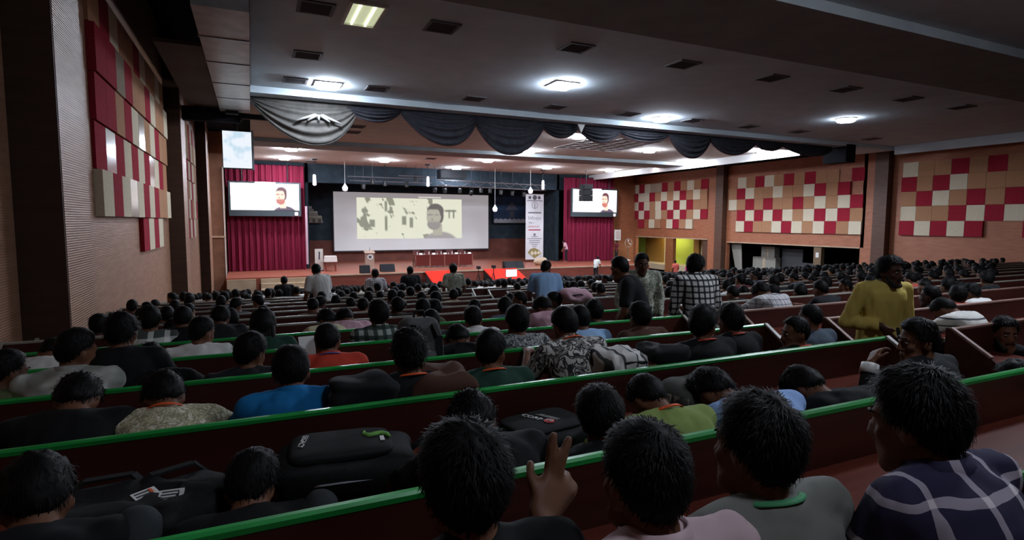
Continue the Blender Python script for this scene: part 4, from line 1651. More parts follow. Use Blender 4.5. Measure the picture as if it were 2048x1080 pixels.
def hair_mesh(j, style, res, seed):
    """Hair cap that dives into the skull below the hairline, plus loose strands for nearer heads."""
    thick, back, front, side, fuzz = {'short': (.011, -.98, .62, .0, .22), 'crop': (.008, -.62, .66, .10, .2), 'bushy': (.017, -1.02, .58, -.12, .4),
                                      'curly': (.020, -.98, .6, -.02, .6), 'long': (.026, -1.25, .6, -.55, .25), 'spiky': (.015, -.95, .62, .05, .5)}[style]
    n_, m_ = {'hi': (72, 52), 'mid': (44, 30), 'lo': (14, 10)}[res]
    r_ = np.random.default_rng(seed)
    ax = np.array([.074, .096, .098]) * HS
    c0 = np.array([0, -.008, .03]) * HS
    ks = r_.normal(size=(14, 3)) * np.linspace(4, 26, 14)[:, None]
    ph = r_.uniform(0, 6.28, 14)

    def surf(D):
        base = 1 / np.sqrt(((D / ax) ** 2).sum(1))
        az = np.arctan2(D[:, 0], D[:, 1])
        el = np.arcsin(np.clip(D[:, 2], -1, 1))
        f = np.abs(az) / PI
        line = np.where(f < .45, front + (side - front) * smooth(.2, .45, f), side + (back - side) * smooth(.45, .85, f))
        k = smooth(-.10, .16, el - line)
        nz = np.zeros(len(D))
        for i in range(14):
            nz += np.sin(D @ ks[i] + ph[i]) / (1.5 + .35 * i)
        topb = 1 + .5 * smooth(.2, 1.0, el)
        th = -.016 + k * (.016 + thick * topb * (1 + fuzz * .32 * nz))
        return (base + th)[:, None] * D + c0, k
    U = np.linspace(-PI, PI, n_, endpoint=False)
    W = np.linspace(-PI / 2, PI / 2, m_)
    D = np.array([(math.cos(w) * math.sin(a), math.cos(w) * math.cos(a), math.sin(w)) for w in W for a in U])
    P_, _ = surf(D)
    V = list(P_)
    Fs = [(i * n_ + jj, i * n_ + (jj + 1) % n_, (i + 1) * n_ + (jj + 1) % n_, (i + 1) * n_ + jj) for i in range(m_ - 1) for jj in range(n_)]
    ns = {'hi': 3200, 'mid': 600, 'lo': 0}[res]
    if ns:
        Ds = r_.normal(size=(ns * 2, 3))
        Ds /= np.linalg.norm(Ds, axis=1)[:, None]
        Q, k = surf(Ds)
        sel = np.where(k > .9)[0][:ns]
        Ds, Q = Ds[sel], Q[sel]
        crown = np.array([0, -.35, .93])
        flow = Ds - crown
        flow -= (flow * Ds).sum(1)[:, None] * Ds
        flow /= np.linalg.norm(flow, axis=1)[:, None] + 1e-6
        lift = {'short': .04, 'crop': .06, 'bushy': .08, 'curly': .3, 'long': .05, 'spiky': .5}[style]
        dirs = flow + Ds * (lift + .10 * r_.normal(size=(len(Ds), 1))) + .2 * r_.normal(size=Ds.shape)
        dirs /= np.linalg.norm(dirs, axis=1)[:, None]
        ln = (.018 + .014 * r_.random(len(Ds)))[:, None] * (1.3 if style in ('bushy', 'curly', 'spiky') else 1.0)
        sd = np.cross(dirs, Ds)
        sd /= np.linalg.norm(sd, axis=1)[:, None] + 1e-6
        wd = .0015 if res == 'hi' else .0019
        root = Q - Ds * .004
        mid = Q + dirs * ln * .55
        tip = Q + dirs * ln - Ds * ln * .25 * (1 - lift)
        b = len(V)
        for i in range(len(Ds)):
            V += [root[i] - sd[i] * wd, root[i] + sd[i] * wd, mid[i] + sd[i] * wd * .7, mid[i] - sd[i] * wd * .7, tip[i]]
            Fs += [(b, b + 1, b + 2, b + 3), (b + 3, b + 2, b + 4)]
            b += 5
    if style == 'long':
        for sx in np.linspace(-.06, .06, 7):
            Vq, Fq = capsule((sx, -.075 + .3 * sx * sx, -.02), (sx * 1.25, -.09, -.20), .026, .012, 8)
            o_ = len(V)
            V += list(Vq)
            Fs += [tuple(i + o_ for i in f) for f in Fq]
    if res != 'lo':
        for sx in (-1, 1):        # eyebrows
            Vq, Fq = capsule(np.array((sx * .016, .098, .036)) * HS, np.array((sx * .046, .084, .038)) * HS, .0045, .003, 6)
            o_ = len(V)
            V += list(Vq)
            Fs += [tuple(i + o_ for i in f) for f in Fq]
    V = np.array(V) @ j['Rh'].T + j['Hc']
    me = bpy.data.meshes.new('hair')
    me.from_pydata(V.tolist(), [], Fs)
    me.polygons.foreach_set('use_smooth', [True] * len(me.polygons))
    me.update()
    return me


def ribbon(pts, nrm_c, w, th, name):
    """Flat strap along a path, facing away from nrm_c."""
    pts = np.array(pts, float)
    V, Fs = [], []
    n_ = len(pts)
    for i in range(n_):
        d = pts[(i + 1) % n_] - pts[i - 1]
        d /= np.linalg.norm(d) + 1e-9
        o_ = pts[i] - np.array(nrm_c)
        o_ -= (o_ @ d) * d
        o_ /= np.linalg.norm(o_) + 1e-9
        s = np.cross(d, o_)
        for a, b in ((-1, 0), (1, 0), (1, 1), (-1, 1)):
            V.append(pts[i] + s * a * w / 2 + o_ * b * th)
    for i in range(n_):
        k = (i + 1) % n_
        for a in range(4):
            b = (a + 1) % 4
            Fs.append((i * 4 + a, i * 4 + b, k * 4 + b, k * 4 + a))
    mb = MB()
    mb.add(V, Fs)
    return mb.mesh(name, True)


def neck_loop(j, r_b, drop, n=26, zoff=-.012):
    R_ = rot_x(j['lean'] * 1.12)
    pts = []
    for i in range(n):
        a = 2 * PI * i / n
        x = math.sin(a)
        y = math.cos(a)                         # +1 in front
        f = max(0, y)
        q_ = np.array([x * (r_b + .012 * (1 - abs(y))), y * (r_b + .028 * f ** 2 if y > 0 else r_b), zoff - drop * f ** 1.5 + .012 * max(0, -y)])
        pts.append(j['N'] + R_ @ q_)
    return pts


def extra(pose, what):
    key = (what, pose)
    if key in CACHE:
        return CACHE[key]
    j = skeleton(pose)
    if what == 'collar':
        R_ = rot_x(j['lean'] * 1.12)
        V, Fs = [], []
        n_ = 28
        for i in range(n_):
            a = 2 * PI * i / n_
            x, y = math.sin(a), math.cos(a)
            f = max(0, y)
            for rr, zz in ((.078, -.028), (.066, .022), (.061, .022), (.070, -.028)):
                V.append(j['N'] + R_ @ np.array([x * rr * 1.05, y * rr + .012 * f, zz - .03 * f ** 2]))
        for i in range(n_):
            k = (i + 1) % n_
            for a in range(4):
                b = (a + 1) % 4
                Fs.append((i * 4 + a, i * 4 + b, k * 4 + b, k * 4 + a))
        mb = MB()
        mb.add(V, Fs)
        me = mb.mesh('collar', True)
    elif what == 'lanyard':
        me = ribbon(neck_loop(j, .072, .17, zoff=-.004), j['N'] + np.array([0, 0, -.25]), .016, .003, 'lanyard')
    elif what[:3] == 'eye' or what[:4] == 'iris':
        mb = MB()
        sx = -1 if what.endswith('L') else 1
        if what[0] == 'e':
            V, Fs = ellipsoid(np.array((sx * .031, .0815, .010)) * HS, (.012, .009, .0080), None, 10, 8)
        else:
            V, Fs = ellipsoid(np.array((sx * .031, .0905, .010)) * HS, (.0055, .0022, .0060), None, 8, 6)
        mb.add(np.array(V) @ j['Rh'].T + j['Hc'], Fs)
        me = mb.mesh('eye' if what[0] == 'e' else 'iris', True)
    elif what == 'beard':
        mb = MB()
        for a, b, r0, r1 in (((-.052, .03, -.05), (-.03, .072, -.1), .016, .018), ((.052, .03, -.05), (.03, .072, -.1), .016, .018), ((-.03, .072, -.1), (.03, .072, -.1), .02, .02),
                             ((-.026, .096, -.05), (.026, .096, -.05), .006, .006), ((-.056, .01, -.01), (-.052, .03, -.05), .009, .013), ((.056, .01, -.01), (.052, .03, -.05), .009, .013)):
            V, Fs = capsule(np.array(a) * HS * 1.03, np.array(b) * HS * 1.03, r0, r1, 8)
            mb.add(np.array(V) @ j['Rh'].T + j['Hc'], Fs)
        me = mb.mesh('beard', True)
    elif what == 'cuff':
        mb = MB()
        d_ = j['WL'] - j['EL']
        mb.add(*capsule(j['EL'] + d_ * .80, j['EL'] + d_ * .99, .052, .046, 16, True, True))
        me = mb.mesh('cuff', True)
    elif what == 'bun':
        mb = MB()
        V, Fs = ellipsoid(np.array((.03, -.10, .10)) * HS, (.034, .03, .04), None, 12, 8)
        mb.add(np.array(V) @ j['Rh'].T + j['Hc'], Fs)
        me = mb.mesh('hair_bun', True)
    CACHE[key] = me
    return me


ORANGE = mat('lanyard_orange', '#d8541c', .7)
ORANGE_R = mat('lanyard_red', '#c8402c', .7)
TEALB = mat('lanyard_green', '#3f8a5c', .7)
BLUEL = mat('lanyard_blue', '#5a5a9a', .7)
EYEW = mat('eye_white', '#8c827a', .4)
IRIS = mat('iris_dark', '#1a1210', .3)
BEARD = mat('beard_black', '#15110f', .8)


def cloth(name):
    if 'cloth_' + name in MATS:
        return MATS['cloth_' + name]
    k = 'cloth_' + name
    plain = {'black': '#101113', 'charcoal': '#1d1f21', 'navy': '#171d2c', 'white': '#cfcfcb', 'cream': '#d2cda8', 'blue': '#1668a0', 'red': '#b63c2c', 'grey': '#7d7f76',
             'olive': '#4e5436', 'green': '#7d8f4e', 'lblue': '#8fb2d8', 'sky': '#8faede', 'pink': '#c9a0ac', 'blush': '#cdb3b8', 'yellow': '#c4ae5c', 'dgreen': '#1d3a2e', 'brown': '#4c3328',
             'maroon': '#5a2028', 'slate': '#4a5562', 'magenta': '#a02468', 'salmon': '#b9574c', 'stone': '#6f706a'}
    if name in plain:
        h = plain[name]
        c2 = '#' + ''.join('%02x' % min(255, int(int(h[i:i + 2], 16) * 1.12) + 3) for i in (1, 3, 5))
        return mat(k, h, .85, 0, .2)
    if name == 'purple_plaid':
        return bands(k, '#2b2740', '#9a929e', 8.5, 10.5, .17, .17, '#d4ccd0', off=.37)
    if name == 'bw_check':
        return bands(k, '#c6c6c2', '#3c3e40', 17, 17, .32, .32, '#1c1d1f')
    if name == 'grey_check':
        return bands(k, '#9aa29c', '#3e4a44', 14, 14, .45, .45, '#27302c')
    if name == 'white_check':
        return bands(k, '#c9c8c8', '#8d8b92', 20, 20, .22, .22, '#6a6870')
    if name == 'big_check':
        return bands(k, '#4a504c', '#b9beb8', 8.5, 6.0, .35, .25, '#dcdcd8')
    if name == 'camo':
        return print_cloth(k, ('#c4c2bc', '#2e2e30', '#7c7a76'), 17)
    if name == 'leaf':
        return print_cloth(k, ('#d3cdb8', '#8f8c72', '#b4ad8c'), 30)
    if name == 'floral':
        return print_cloth(k, ('#c3c6b4', '#6a6e60', '#9a9d8c'), 26)
    if name == 'stripe':
        return bands(k, '#d4d2cc', '#55585a', 0, 16, .3, .22)
    if name == 'jacket_stripe':
        return bands(k, '#c8c6c2', '#4a4d50', 13, 0, .22, .2)
    if name == 'grey_white':
        return noisy(k, '#84857e', '#b8bab4', 7, .85, .2, lo=.4, hi=.6)
    if name == 'pattern_grey':
        return print_cloth(k, ('#555a5c', '#a4a8a6', '#2c3032'), 28)
    return mat(k, '#333333')


def person(pos, pose, res, shirt, label, rz=0.0, s=1.0, hair='short', seed=0, group=None, skin=0, ext=(), lan=None, pants=PANTS, collar_m=None):
    j, body, shm, trm = body_meshes(pose, res)
    o = obj('person', body, SKINS[skin], None, pos, (0, 0, rz))
    o.scale = (s, s, s)
    tag(o, label, 'person', group)
    obj('shirt', shm, cloth(shirt), o)
    obj('trousers', trm, pants, o)
    hk = ('hair', pose, res, hair, seed % 3)
    if hk not in CACHE:
        CACHE[hk] = hair_mesh(j, hair, res, 11 + seed % 3)
    obj('hair', CACHE[hk], HAIR, o)
    for e in ext:
        if e == 'eyes':
            for q_ in 'LR':
                ey = obj('eye', extra(pose, 'eye' + q_), EYEW, o)
                obj('iris', extra(pose, 'iris' + q_), IRIS, ey)
            continue
        if e == 'irises':
            continue
        mt = {'collar': collar_m or cloth(shirt), 'beard': BEARD, 'bun': HAIR, 'cuff': WHITE}[e]
        obj({'bun': 'hair_bun'}.get(e, e), extra(pose, e), mt, o)
    if lan is not None:
        obj('lanyard', extra(pose, 'lanyard'), lan, o)
    return o


def place_seated(u, v, row, pose, res, shirt, label, s=.97, dy=0.0, rz=0.0, Y=None, **kw):
    """Seat a person so that the crown of the head lies on the sight line (u, v) at the row's distance."""
    j = skeleton(pose)
    h = rot_z(rz) @ (j['Hc'] * s)
    yb = rail_y(row) + .185 + dy if Y is None else Y - h[1]
    top = at(u, v, yb + h[1])
    pos = (top[0] - h[0], yb, top[2] - j['top'] * s)
    nominal = floor_z(rail_y(row)) + .45
    DEV.append((label[:40], row, round(pos[2] - nominal, 2), round(pos[0], 2)))
    TAKEN.append((row, pos[0]))
    return person(pos, pose, res, shirt, label, rz, s, **kw)


DEV, TAKEN = [], []


def place_standing(u, v, Y, pose, res, shirt, label, rz=0.0, zf=None, **kw):
    j = skeleton(pose)
    zf = floor_z(Y) if zf is None else zf
    h = rot_z(rz) @ j['Hc']
    top = at(u, v, Y)
    s = (top[2] - zf) / j['top']
    s = min(max(s, .84), 1.08)
    top = at(u, v, Y)
    DEV.append((label[:40], 'stand', round((top[2] - zf) / j['top'], 2), round(top[0], 2)))
    pos = (top[0] - h[0] * s, Y - h[1] * s, max(zf, top[2] - j['top'] * s))
    return person(pos, pose, res, shirt, label, rz, s, **kw)


# ---- nearest row, just below the camera
place_seated(930, 848, -1, 'point', 'hi', 'black', 'large black-haired head nearest the bottom centre, person pointing with a raised hand', Y=1.03, s=1.0, hair='bushy', seed=0)
place_seated(1290, 838, -1, 'up', 'hi', 'blush', 'person in a pale pink collared shirt, second head from the pointing hand at the bottom', Y=.90, s=1.02, hair='short', seed=1, ext=('collar',))
place_seated(1515, 790, -1, 'up2', 'hi', 'stone', 'person in a grey-green shirt with a green neck cord at the bottom right', Y=.93, s=1.02, hair='bushy', seed=2, lan=TEALB)
place_seated(1840, 738, -1, 'up3', 'hi', 'purple_plaid', 'person in a purple and white plaid shirt at the bottom right corner', Y=.82, s=1.06, hair='bushy', seed=1, ext=('collar',))
# ---- row 0: between the first and second green rails
place_seated(950, 785, 0, 'hunch', 'mid', 'black', 'dark slumped person with tousled hair in front of the pointing person', s=.95, hair='curly', seed=0)
place_seated(1203, 775, 0, 'fwd2', 'hi', 'black', 'black-haired person right of the bag with the red round logo', s=.97, hair='bushy', seed=2)
place_seated(1302, 745, 0, 'hunch', 'mid', 'green', 'person in a moss green shirt bending over the desk', s=1.0, dy=.05, hair='short', seed=1, lan=ORANGE)
place_seated(1436, 730, 0, 'lie', 'mid', 'sky', 'person in a pale blue shirt asleep on the desk with a red neck cord', s=1.14, dy=.06, hair='bushy', seed=2, lan=ORANGE_R)
place_seated(1620, 728, 0, 'lie', 'mid', 'black', 'person in black slumped over the desk right of the pale blue shirt', s=1.05, dy=.05, hair='bushy', seed=0)
place_seated(1838, 637, 0, 'cheek', 'mid', 'charcoal', 'black-haired person with a white cuff holding a hand to the face near the aisle', s=1.0, dy=.22, hair='bushy', seed=0, ext=('cuff', 'eyes', 'irises'))
place_seated(68, 915, 0, 'curl', 'mid', 'black', 'dark hunched person at the bottom left corner', s=1.0, hair='bushy', seed=1, pants=PANTS_G)
place_seated(500, 905, 0, 'curl2', 'mid', 'black', 'dark curled-up person between the bags in the second row', s=.92, hair='bushy', seed=2, pants=PANTS_G)
# ---- row 1
place_seated(150, 746, 1, 'hunch', 'mid', 'black', 'dark slumped person with a white-edged hood at the left', s=1.0, hair='bushy', seed=2)
place_seated(325, 742, 1, 'hunchL', 'mid', 'leaf', 'person in a cream leaf-print shirt with an orange neck cord', s=.97, hair='bushy', seed=1, lan=ORANGE)
place_seated(580, 690, 1, 'fwd', 'hi', 'blue', 'person in a bright blue shirt at the left', s=1.0, hair='short', seed=0, ext=('collar',))
place_seated(817, 657, 1, 'up', 'mid', 'black', 'person in black with an orange neck cord left of centre', s=1.0, hair='spiky', seed=0, lan=ORANGE)
place_seated(982, 657, 1, 'turnR2', 'mid', 'dgreen', 'person in a dark green shirt with an orange neck cord at centre', s=1.0, hair='short', seed=1, lan=ORANGE)
place_seated(1130, 612, 1, 'fwd3', 'mid', 'camo', 'person in a black and white leaf-print shirt at centre', s=1.0, dy=.15, hair='short', seed=2, ext=('collar',), lan=ORANGE)
place_seated(1408, 610, 1, 'turnR', 'mid', 'black', 'person in black looking right in profile with an orange neck cord', s=1.0, dy=.05, hair='bushy', seed=0, lan=ORANGE_R, ext=('eyes', 'irises'))
place_seated(1462, 607, 1, 'up', 'mid', 'black', 'person in black with an orange neck cord right of the profile viewer', s=.98, dy=.3, hair='bushy', seed=1, lan=ORANGE_R)
place_seated(1592, 632, 1, 'turnL', 'mid', 'black', 'person in black looking left with an orange neck cord near the aisle', s=.98, dy=.1, hair='short', seed=2, lan=ORANGE_R, ext=('eyes', 'irises'))
# ---- row 2
place_seated(10, 698, 2, 'turnR2', 'mid', 'olive', 'person in an olive shirt at the left edge of the picture', s=.98, hair='short', seed=2)
place_seated(150, 655, 2, 'turnR2', 'mid', 'grey_white', 'person in a washed grey and white shirt near the left pillar', s=1.04, hair='short', seed=0, ext=('collar',))
place_seated(240, 626, 2, 'fwd', 'mid', 'black', 'person in black with a spiky tuft of hair near the left wall', s=1.0, dy=.1, hair='spiky', seed=1)
place_seated(300, 686, 2, 'hunchL', 'mid', 'black', 'person in black bending low left of the white shirt', s=.98, hair='bushy', seed=1)
place_seated(500, 666, 2, 'turnR2', 'mid', 'charcoal', 'person in a charcoal shirt left behind the bright blue shirt', s=1.0, hair='bushy', seed=2)
place_seated(655, 645, 2, 'fwd2', 'mid', 'red', 'person in a red-orange shirt with a blue neck cord', s=1.0, hair='short', seed=0, lan=BLUEL, ext=('collar',))
place_seated(918, 647, 2, 'hunch', 'mid', 'black', 'person in black bending over beside the grey backpack', s=.97, hair='bushy', seed=0)
place_seated(1034, 610, 2, 'up', 'mid', 'pattern_grey', 'person in a dark grey patterned shirt at centre', s=1.0, hair='bushy', seed=1)
place_seated(1160, 610, 2, 'fwd', 'mid', 'lblue', 'person in a light blue shirt right of the leaf-print shirt', s=1.0, dy=.05, hair='short', seed=2)
place_seated(1280, 604, 2, 'up', 'mid', 'brown', 'person in a dull brown shirt below the standing aisle group', s=.98, hair='bushy', seed=0)
place_seated(1620, 607, 2, 'up2', 'mid', 'slate', 'person in a slate blue T-shirt beside the aisle left of the yellow shirt', Y=2.95, s=.95, hair='crop', seed=1)
# ---- row 3
place_seated(102, 672, 3, 'hunch', 'mid', 'white', 'person in a white collared shirt close to the left pillar', s=.98, hair='short', seed=1)
place_seated(402, 632, 3, 'turnR2', 'mid', 'white', 'person in a plain white shirt in the left block looking right', s=1.0, hair='short', seed=0)
place_seated(525, 622, 3, 'fwd', 'mid', 'dgreen', 'person in a dark green shirt in the left block', s=1.0, hair='long', seed=1)
place_seated(757, 600, 3, 'up', 'mid', 'grey_check', 'person in a grey-green checked shirt left of the grey backpack', s=1.0, hair='bushy', seed=0, ext=('collar',))
place_seated(862, 618, 3, 'fwd', 'mid', 'charcoal', 'person in charcoal just behind the grey backpack', s=.97, hair='short', seed=1)
place_seated(947, 613, 3, 'fwd2', 'mid', 'white', 'person with a white collar between two dark heads at centre', s=.97, hair='bushy', seed=2, ext=('collar',))
place_seated(1088, 592, 3, 'hunchL', 'mid', 'pink', 'person in a pale pink striped shirt leaning on the desk at centre', s=1.0, hair='bushy', seed=1)
place_seated(1188, 600, 3, 'up', 'mid', 'charcoal', 'person in charcoal right behind the light blue shirt', s=.97, hair='bushy', seed=2)
# ---- row 4
place_seated(298, 612, 4, 'up', 'mid', 'big_check', 'person in a large grey and white checked shirt in the left block', s=1.0, hair='bushy', seed=0)
place_seated(365, 612, 4, 'fwd', 'mid', 'black', 'person in black right of the large-check shirt', s=.97, hair='short', seed=1)
place_seated(440, 612, 4, 'down', 'mid', 'charcoal', 'person in charcoal, third from the left wall in the fifth bench', s=.97, hair='bushy', seed=2)
place_seated(655, 617, 4, 'hunchL', 'mid', 'cream', 'person in a cream shirt lying on the desk behind the red-orange shirt', s=1.05, hair='bushy', seed=0)
place_seated(690, 614, 4, 'hunch', 'mid', 'pink', 'person in a rose pink shirt beside the cream shirt', s=1.0, dy=.05, hair='bushy', seed=1)
place_seated(845, 596, 4, 'up', 'mid', 'olive', 'person in an olive shirt in the middle of the left block', s=.97, hair='short', seed=2)
place_seated(1010, 595, 4, 'fwd', 'mid', 'slate', 'person in slate blue left of the standing pale blue shirt', s=.97, hair='bushy', seed=1)
# ---- right block, rows 0-3
place_seated(2012, 634, 0, 'turnL', 'mid', 'black', 'bearded person in black looking back beside the aisle at the right edge', rz=1.3, s=1.02, dy=.75, hair='bushy', seed=1, skin=0, ext=('eyes', 'irises', 'beard'))
place_seated(2040, 722, -1, 'fwd', 'mid', 'black', 'dark person cut off by the right edge of the picture', Y=1.55, s=1.0, hair='bushy', seed=2)
place_seated(1895, 592, 1, 'hunch', 'mid', 'stripe', 'person in a white striped shirt right of the yellow shirt', s=1.05, dy=.15, hair='short', seed=0)
place_seated(1527, 563, 3, 'hunch', 'mid', 'white_check', 'person in a white checked shirt right of the aisle', s=1.1, hair='bushy', seed=2)
place_seated(1600, 568, 4, 'up', 'mid', 'brown', 'person in brown behind the white checked shirt', s=1.0, hair='bushy', seed=1)
place_seated(1642, 560, 3, 'fwd', 'mid', 'charcoal', 'person in charcoal left of the yellow shirt across the aisle', s=1.0, hair='short', seed=2)

# ---- people on their feet
place_standing(1782, 512, 2.85, 'face', 'hi', 'yellow', 'person in a yellow shirt standing in the aisle facing the camera', rz=PI - .35, hair='bushy', seed=0, ext=('collar', 'eyes', 'irises', 'beard'), skin=1)
place_standing(1392, 509, 4.75, 'stoopR', 'hi', 'bw_check', 'person in a black and white checked shirt walking in the aisle', rz=-.25, hair='bushy', seed=1, ext=('collar',))
place_standing(1284, 505, 5.55, 'facing2', 'mid', 'floral', 'person in a pale printed shirt standing in the aisle facing the camera', rz=PI - .5, hair='short', seed=0, ext=('collar', 'eyes', 'irises'), skin=1)
place_standing(1240, 512, 5.0, 'stoop', 'mid', 'charcoal', 'person in a charcoal jacket bending in the aisle', rz=.9, hair='short', seed=2)
place_standing(1092, 520, 8.1, 'stoop', 'mid', 'lblue', 'person in a light blue shirt standing among the benches at centre', rz=-.4, hair='short', seed=0)
place_standing(632, 527, 11.4, 'stoop', 'mid', 'white', 'person in a white shirt stooping among the benches before the left curtain', rz=.5, hair='short', seed=1)
place_standing(750, 538, 14.0, 'stand', 'mid', 'white_check', 'person in a pale checked shirt standing below the podium', hair='bushy', seed=0)
place_standing(820, 532, 14.5, 'stand', 'mid', 'charcoal', 'person in charcoal standing before the left red ramp', hair='short', seed=1)
place_standing(906, 527, 12.2, 'stand', 'mid', 'floral', 'person in a pale floral shirt standing before the guest table', hair='bushy', seed=2)
place_standing(568, 552, 15.0, 'stand', 'mid', 'charcoal', 'person in charcoal standing below the left curtain', hair='short', seed=0)
place_standing(1127, 480, 38.6, 'stoop', 'mid', 'pink', 'person in a pink shirt and dark trousers on the stage by the right curtain', rz=1.2, zf=Z_STAGE, hair='short', seed=1)
place_standing(1196, 513, 33.8, 'stoop', 'mid', 'white', 'person in a white shirt stooping before the right end of the stage', rz=-1.2, zf=-4.4, hair='short', seed=2)
place_standing(1232, 481, 38.9, 'stand', 'mid', 'maroon', 'person in maroon at the right edge of the right curtain', rz=1.5, zf=Z_STAGE, hair='short', seed=0)
place_standing(1350, 520, 29.0, 'stand', 'lo', 'salmon', 'person in a salmon shirt before the lit lobby', hair='short', seed=0)
place_standing(1377, 524, 28.0, 'stand', 'lo', 'magenta', 'person in magenta before the lit lobby', hair='long', seed=1)

# ---- the rest of the audience
lo_pose = ['up', 'up2', 'fwd', 'fwd2', 'down', 'turnR2', 'turnL']
lo_w = [.22, .2, .2, .12, .12, .07, .07]
dark = ['black', 'charcoal', 'navy', 'slate', 'brown', 'dgreen', 'maroon', 'black', 'charcoal', 'black']
lite = ['white', 'lblue', 'white_check', 'cream', 'pink', 'white', 'salmon', 'floral']
WORD = {'black': 'black', 'charcoal': 'charcoal', 'navy': 'navy', 'slate': 'slate blue', 'brown': 'brown', 'dgreen': 'dark green', 'maroon': 'maroon', 'white': 'white', 'lblue': 'light blue',
        'white_check': 'white checked', 'cream': 'cream', 'pink': 'pink', 'salmon': 'salmon', 'floral': 'pale printed'}
cand = []
taken = [(r_, x_) for r_, x_ in TAKEN]
for k in range(0, N_ROWS - 1):
    for side, xa, xb in (('left', X_L0 + .42, X_L1 - .3), ('right', X_R0 + .3, X_R1 - .5)):
        if side == 'left' and k < 4:
            continue
        x = xa + random.uniform(0, .3)
        while x < xb:
            occ = (.84 if k < 8 else .96) if side == 'left' else .95
            Y = rail_y(k) + .25
            ratio = x / Y
            if side == 'left' and .03 < ratio < .066 and 5 <= k <= 11:
                occ = 0.1
            if random.random() < occ and not any(r_ == k and abs(x_ - x) < .5 for r_, x_ in taken) and ratio < 2.25:
                # leave the right block's two front benches to the people placed by hand
                if not (side == 'right' and x < {0: 7.2, 1: 7.2, 2: 6.2}.get(k, 5.0)) and not (side == 'left' and k == 4 and x < 3.0 and random.random() < .3):
                    cand.append((math.hypot(x, Y), k, side, x))
            x += random.uniform(.5, .62)
cand.sort()
N_IND = 300 - len(TAKEN) - 15
stuff_b, stuff_h, stuff_d, stuff_l = MB(), MB(), MB(), MB()


def arrays(me):
    n_ = len(me.vertices)
    co = np.empty(n_ * 3, np.float32)
    me.vertices.foreach_get('co', co)
    return co.reshape(-1, 3), [tuple(p_.vertices) for p_ in me.polygons]


class Bulk:
    def __init__(self):
        self.v, self.f, self.n = [], [], 0

    def add(self, V, Fs):
        self.v.append(V)
        self.f += [tuple(i + self.n for i in f) for f in Fs]
        self.n += len(V)

    def mesh(self, name):
        me = bpy.data.meshes.new(name)
        me.from_pydata(np.concatenate(self.v).tolist(), [], self.f)
        me.polygons.foreach_set('use_smooth', [True] * len(me.polygons))
        me.update()
        return me


bulk = {k: Bulk() for k in ('skin', 'hair', 'black', 'charcoal', 'navy', 'maroon', 'white', 'lblue', 'pink')}
lo_arr = {}


def lo_parts(pose):
    """Head with neck, hair and a shirt of few faces for the far rows."""
    if pose in lo_arr:
        return lo_arr[pose]
    j = skeleton(pose)
    sk, sh = MB(), MB()
    for c_, r in (((0, -.008, .03), (.074, .096, .098)), ((0, .03, -.05), (.056, .066, .078))):
        V, Fs = ellipsoid(np.array(c_) * HS, np.array(r) * HS, None, 8, 6)
        sk.add(V @ j['Rh'].T + j['Hc'], Fs)
    for sx in (-1, 1):
        V, Fs = ellipsoid(np.array((sx * .08, -.01, -.01)) * HS, (.012, .02, .03), None, 6, 4)
        sk.add(V @ j['Rh'].T + j['Hc'], Fs)
    sk.add(*capsule(j['N'] - [0, 0, .03], j['Hc'] + [0, 0, -.03], .054, .05, 8))
    sh.add(*loft(torso_rings(j, .014), 12))
    for s_ in ('L', 'R'):
        sh.add(*capsule(j['N'] + np.array([0, 0, -.03]), j['S' + s_], .046, .058, 8))
        sh.add(*capsule(j['S' + s_], j['E' + s_], .062, .052, 8))
        sk.add(*capsule(j['E' + s_], j['W' + s_], .042, .034, 8))
    hm = hair_mesh(j, 'bushy', 'lo', 5)
    hv, hf = arrays(hm)
    lo_arr[pose] = (np.array(sk.v), sk.f, np.array(sh.v), sh.f, hv, hf)
    return lo_arr[pose]


gcount = {}
for i, (dist, k, side, x) in enumerate(cand):
    pose = random.choices(lo_pose, lo_w)[0]
    lightp = .16 if side == 'left' else .13
    shirt = random.choice(lite) if random.random() < lightp else random.choice(dark)
    s = random.uniform(.93, 1.02)
    Y = rail_y(k) + .185 + random.uniform(-.02, .08)
    z = floor_z(rail_y(k)) + .48 + random.uniform(-.04, .05)
    hs_ = random.choice(['short', 'bushy', 'bushy', 'curly', 'crop', 'spiky', 'short', 'long'] if random.random() < .3 else ['short', 'bushy'])
    seed = random.randrange(3)
    rz = random.uniform(-.2, .2)
    if i < N_IND:
        n_in = sum(1 for _, k2, s2, x2 in cand if k2 == k and s2 == side and x2 < x) + sum(1 for r2, x2 in TAKEN if r2 == k and x2 < x and (x2 < 4.3) == (side == 'left'))
        lab = 'person in a %s top, %s bench %s of aisle, %s from %s' % (WORD[shirt], ORD[k], side, ORD[min(n_in, 30)], 'wall' if side == 'left' else 'aisle')
        grp = 'seated audience %s of the aisle' % side
        person((x, Y, z), pose, 'lo' if k > 5 else 'mid', shirt, lab, rz, s, hair=hs_ if k <= 5 else random.choice(['short', 'bushy']), seed=seed if k <= 5 else 0, group=grp, skin=random.randrange(3))
    else:
        a, af, b, bf, h, hf = lo_parts(pose)
        M = rot_z(rz) * s
        o_ = np.array([x, Y, z])
        bulk['skin'].add(a @ M.T + o_, af)
        key = shirt if shirt in bulk else {'slate': 'navy', 'brown': 'maroon', 'dgreen': 'charcoal', 'cream': 'white', 'white_check': 'white', 'floral': 'white', 'salmon': 'pink'}[shirt]
        bulk[key].add(b @ M.T + o_, bf)
        bulk['hair'].add(h @ M.T + o_, hf)
crowd = bpy.data.objects.new('far_audience', None)
COL.objects.link(crowd)
crowd['kind'] = 'stuff'
crowd['label'] = 'dense seated audience filling the distant benches up to the stage'
crowd['category'] = 'audience'
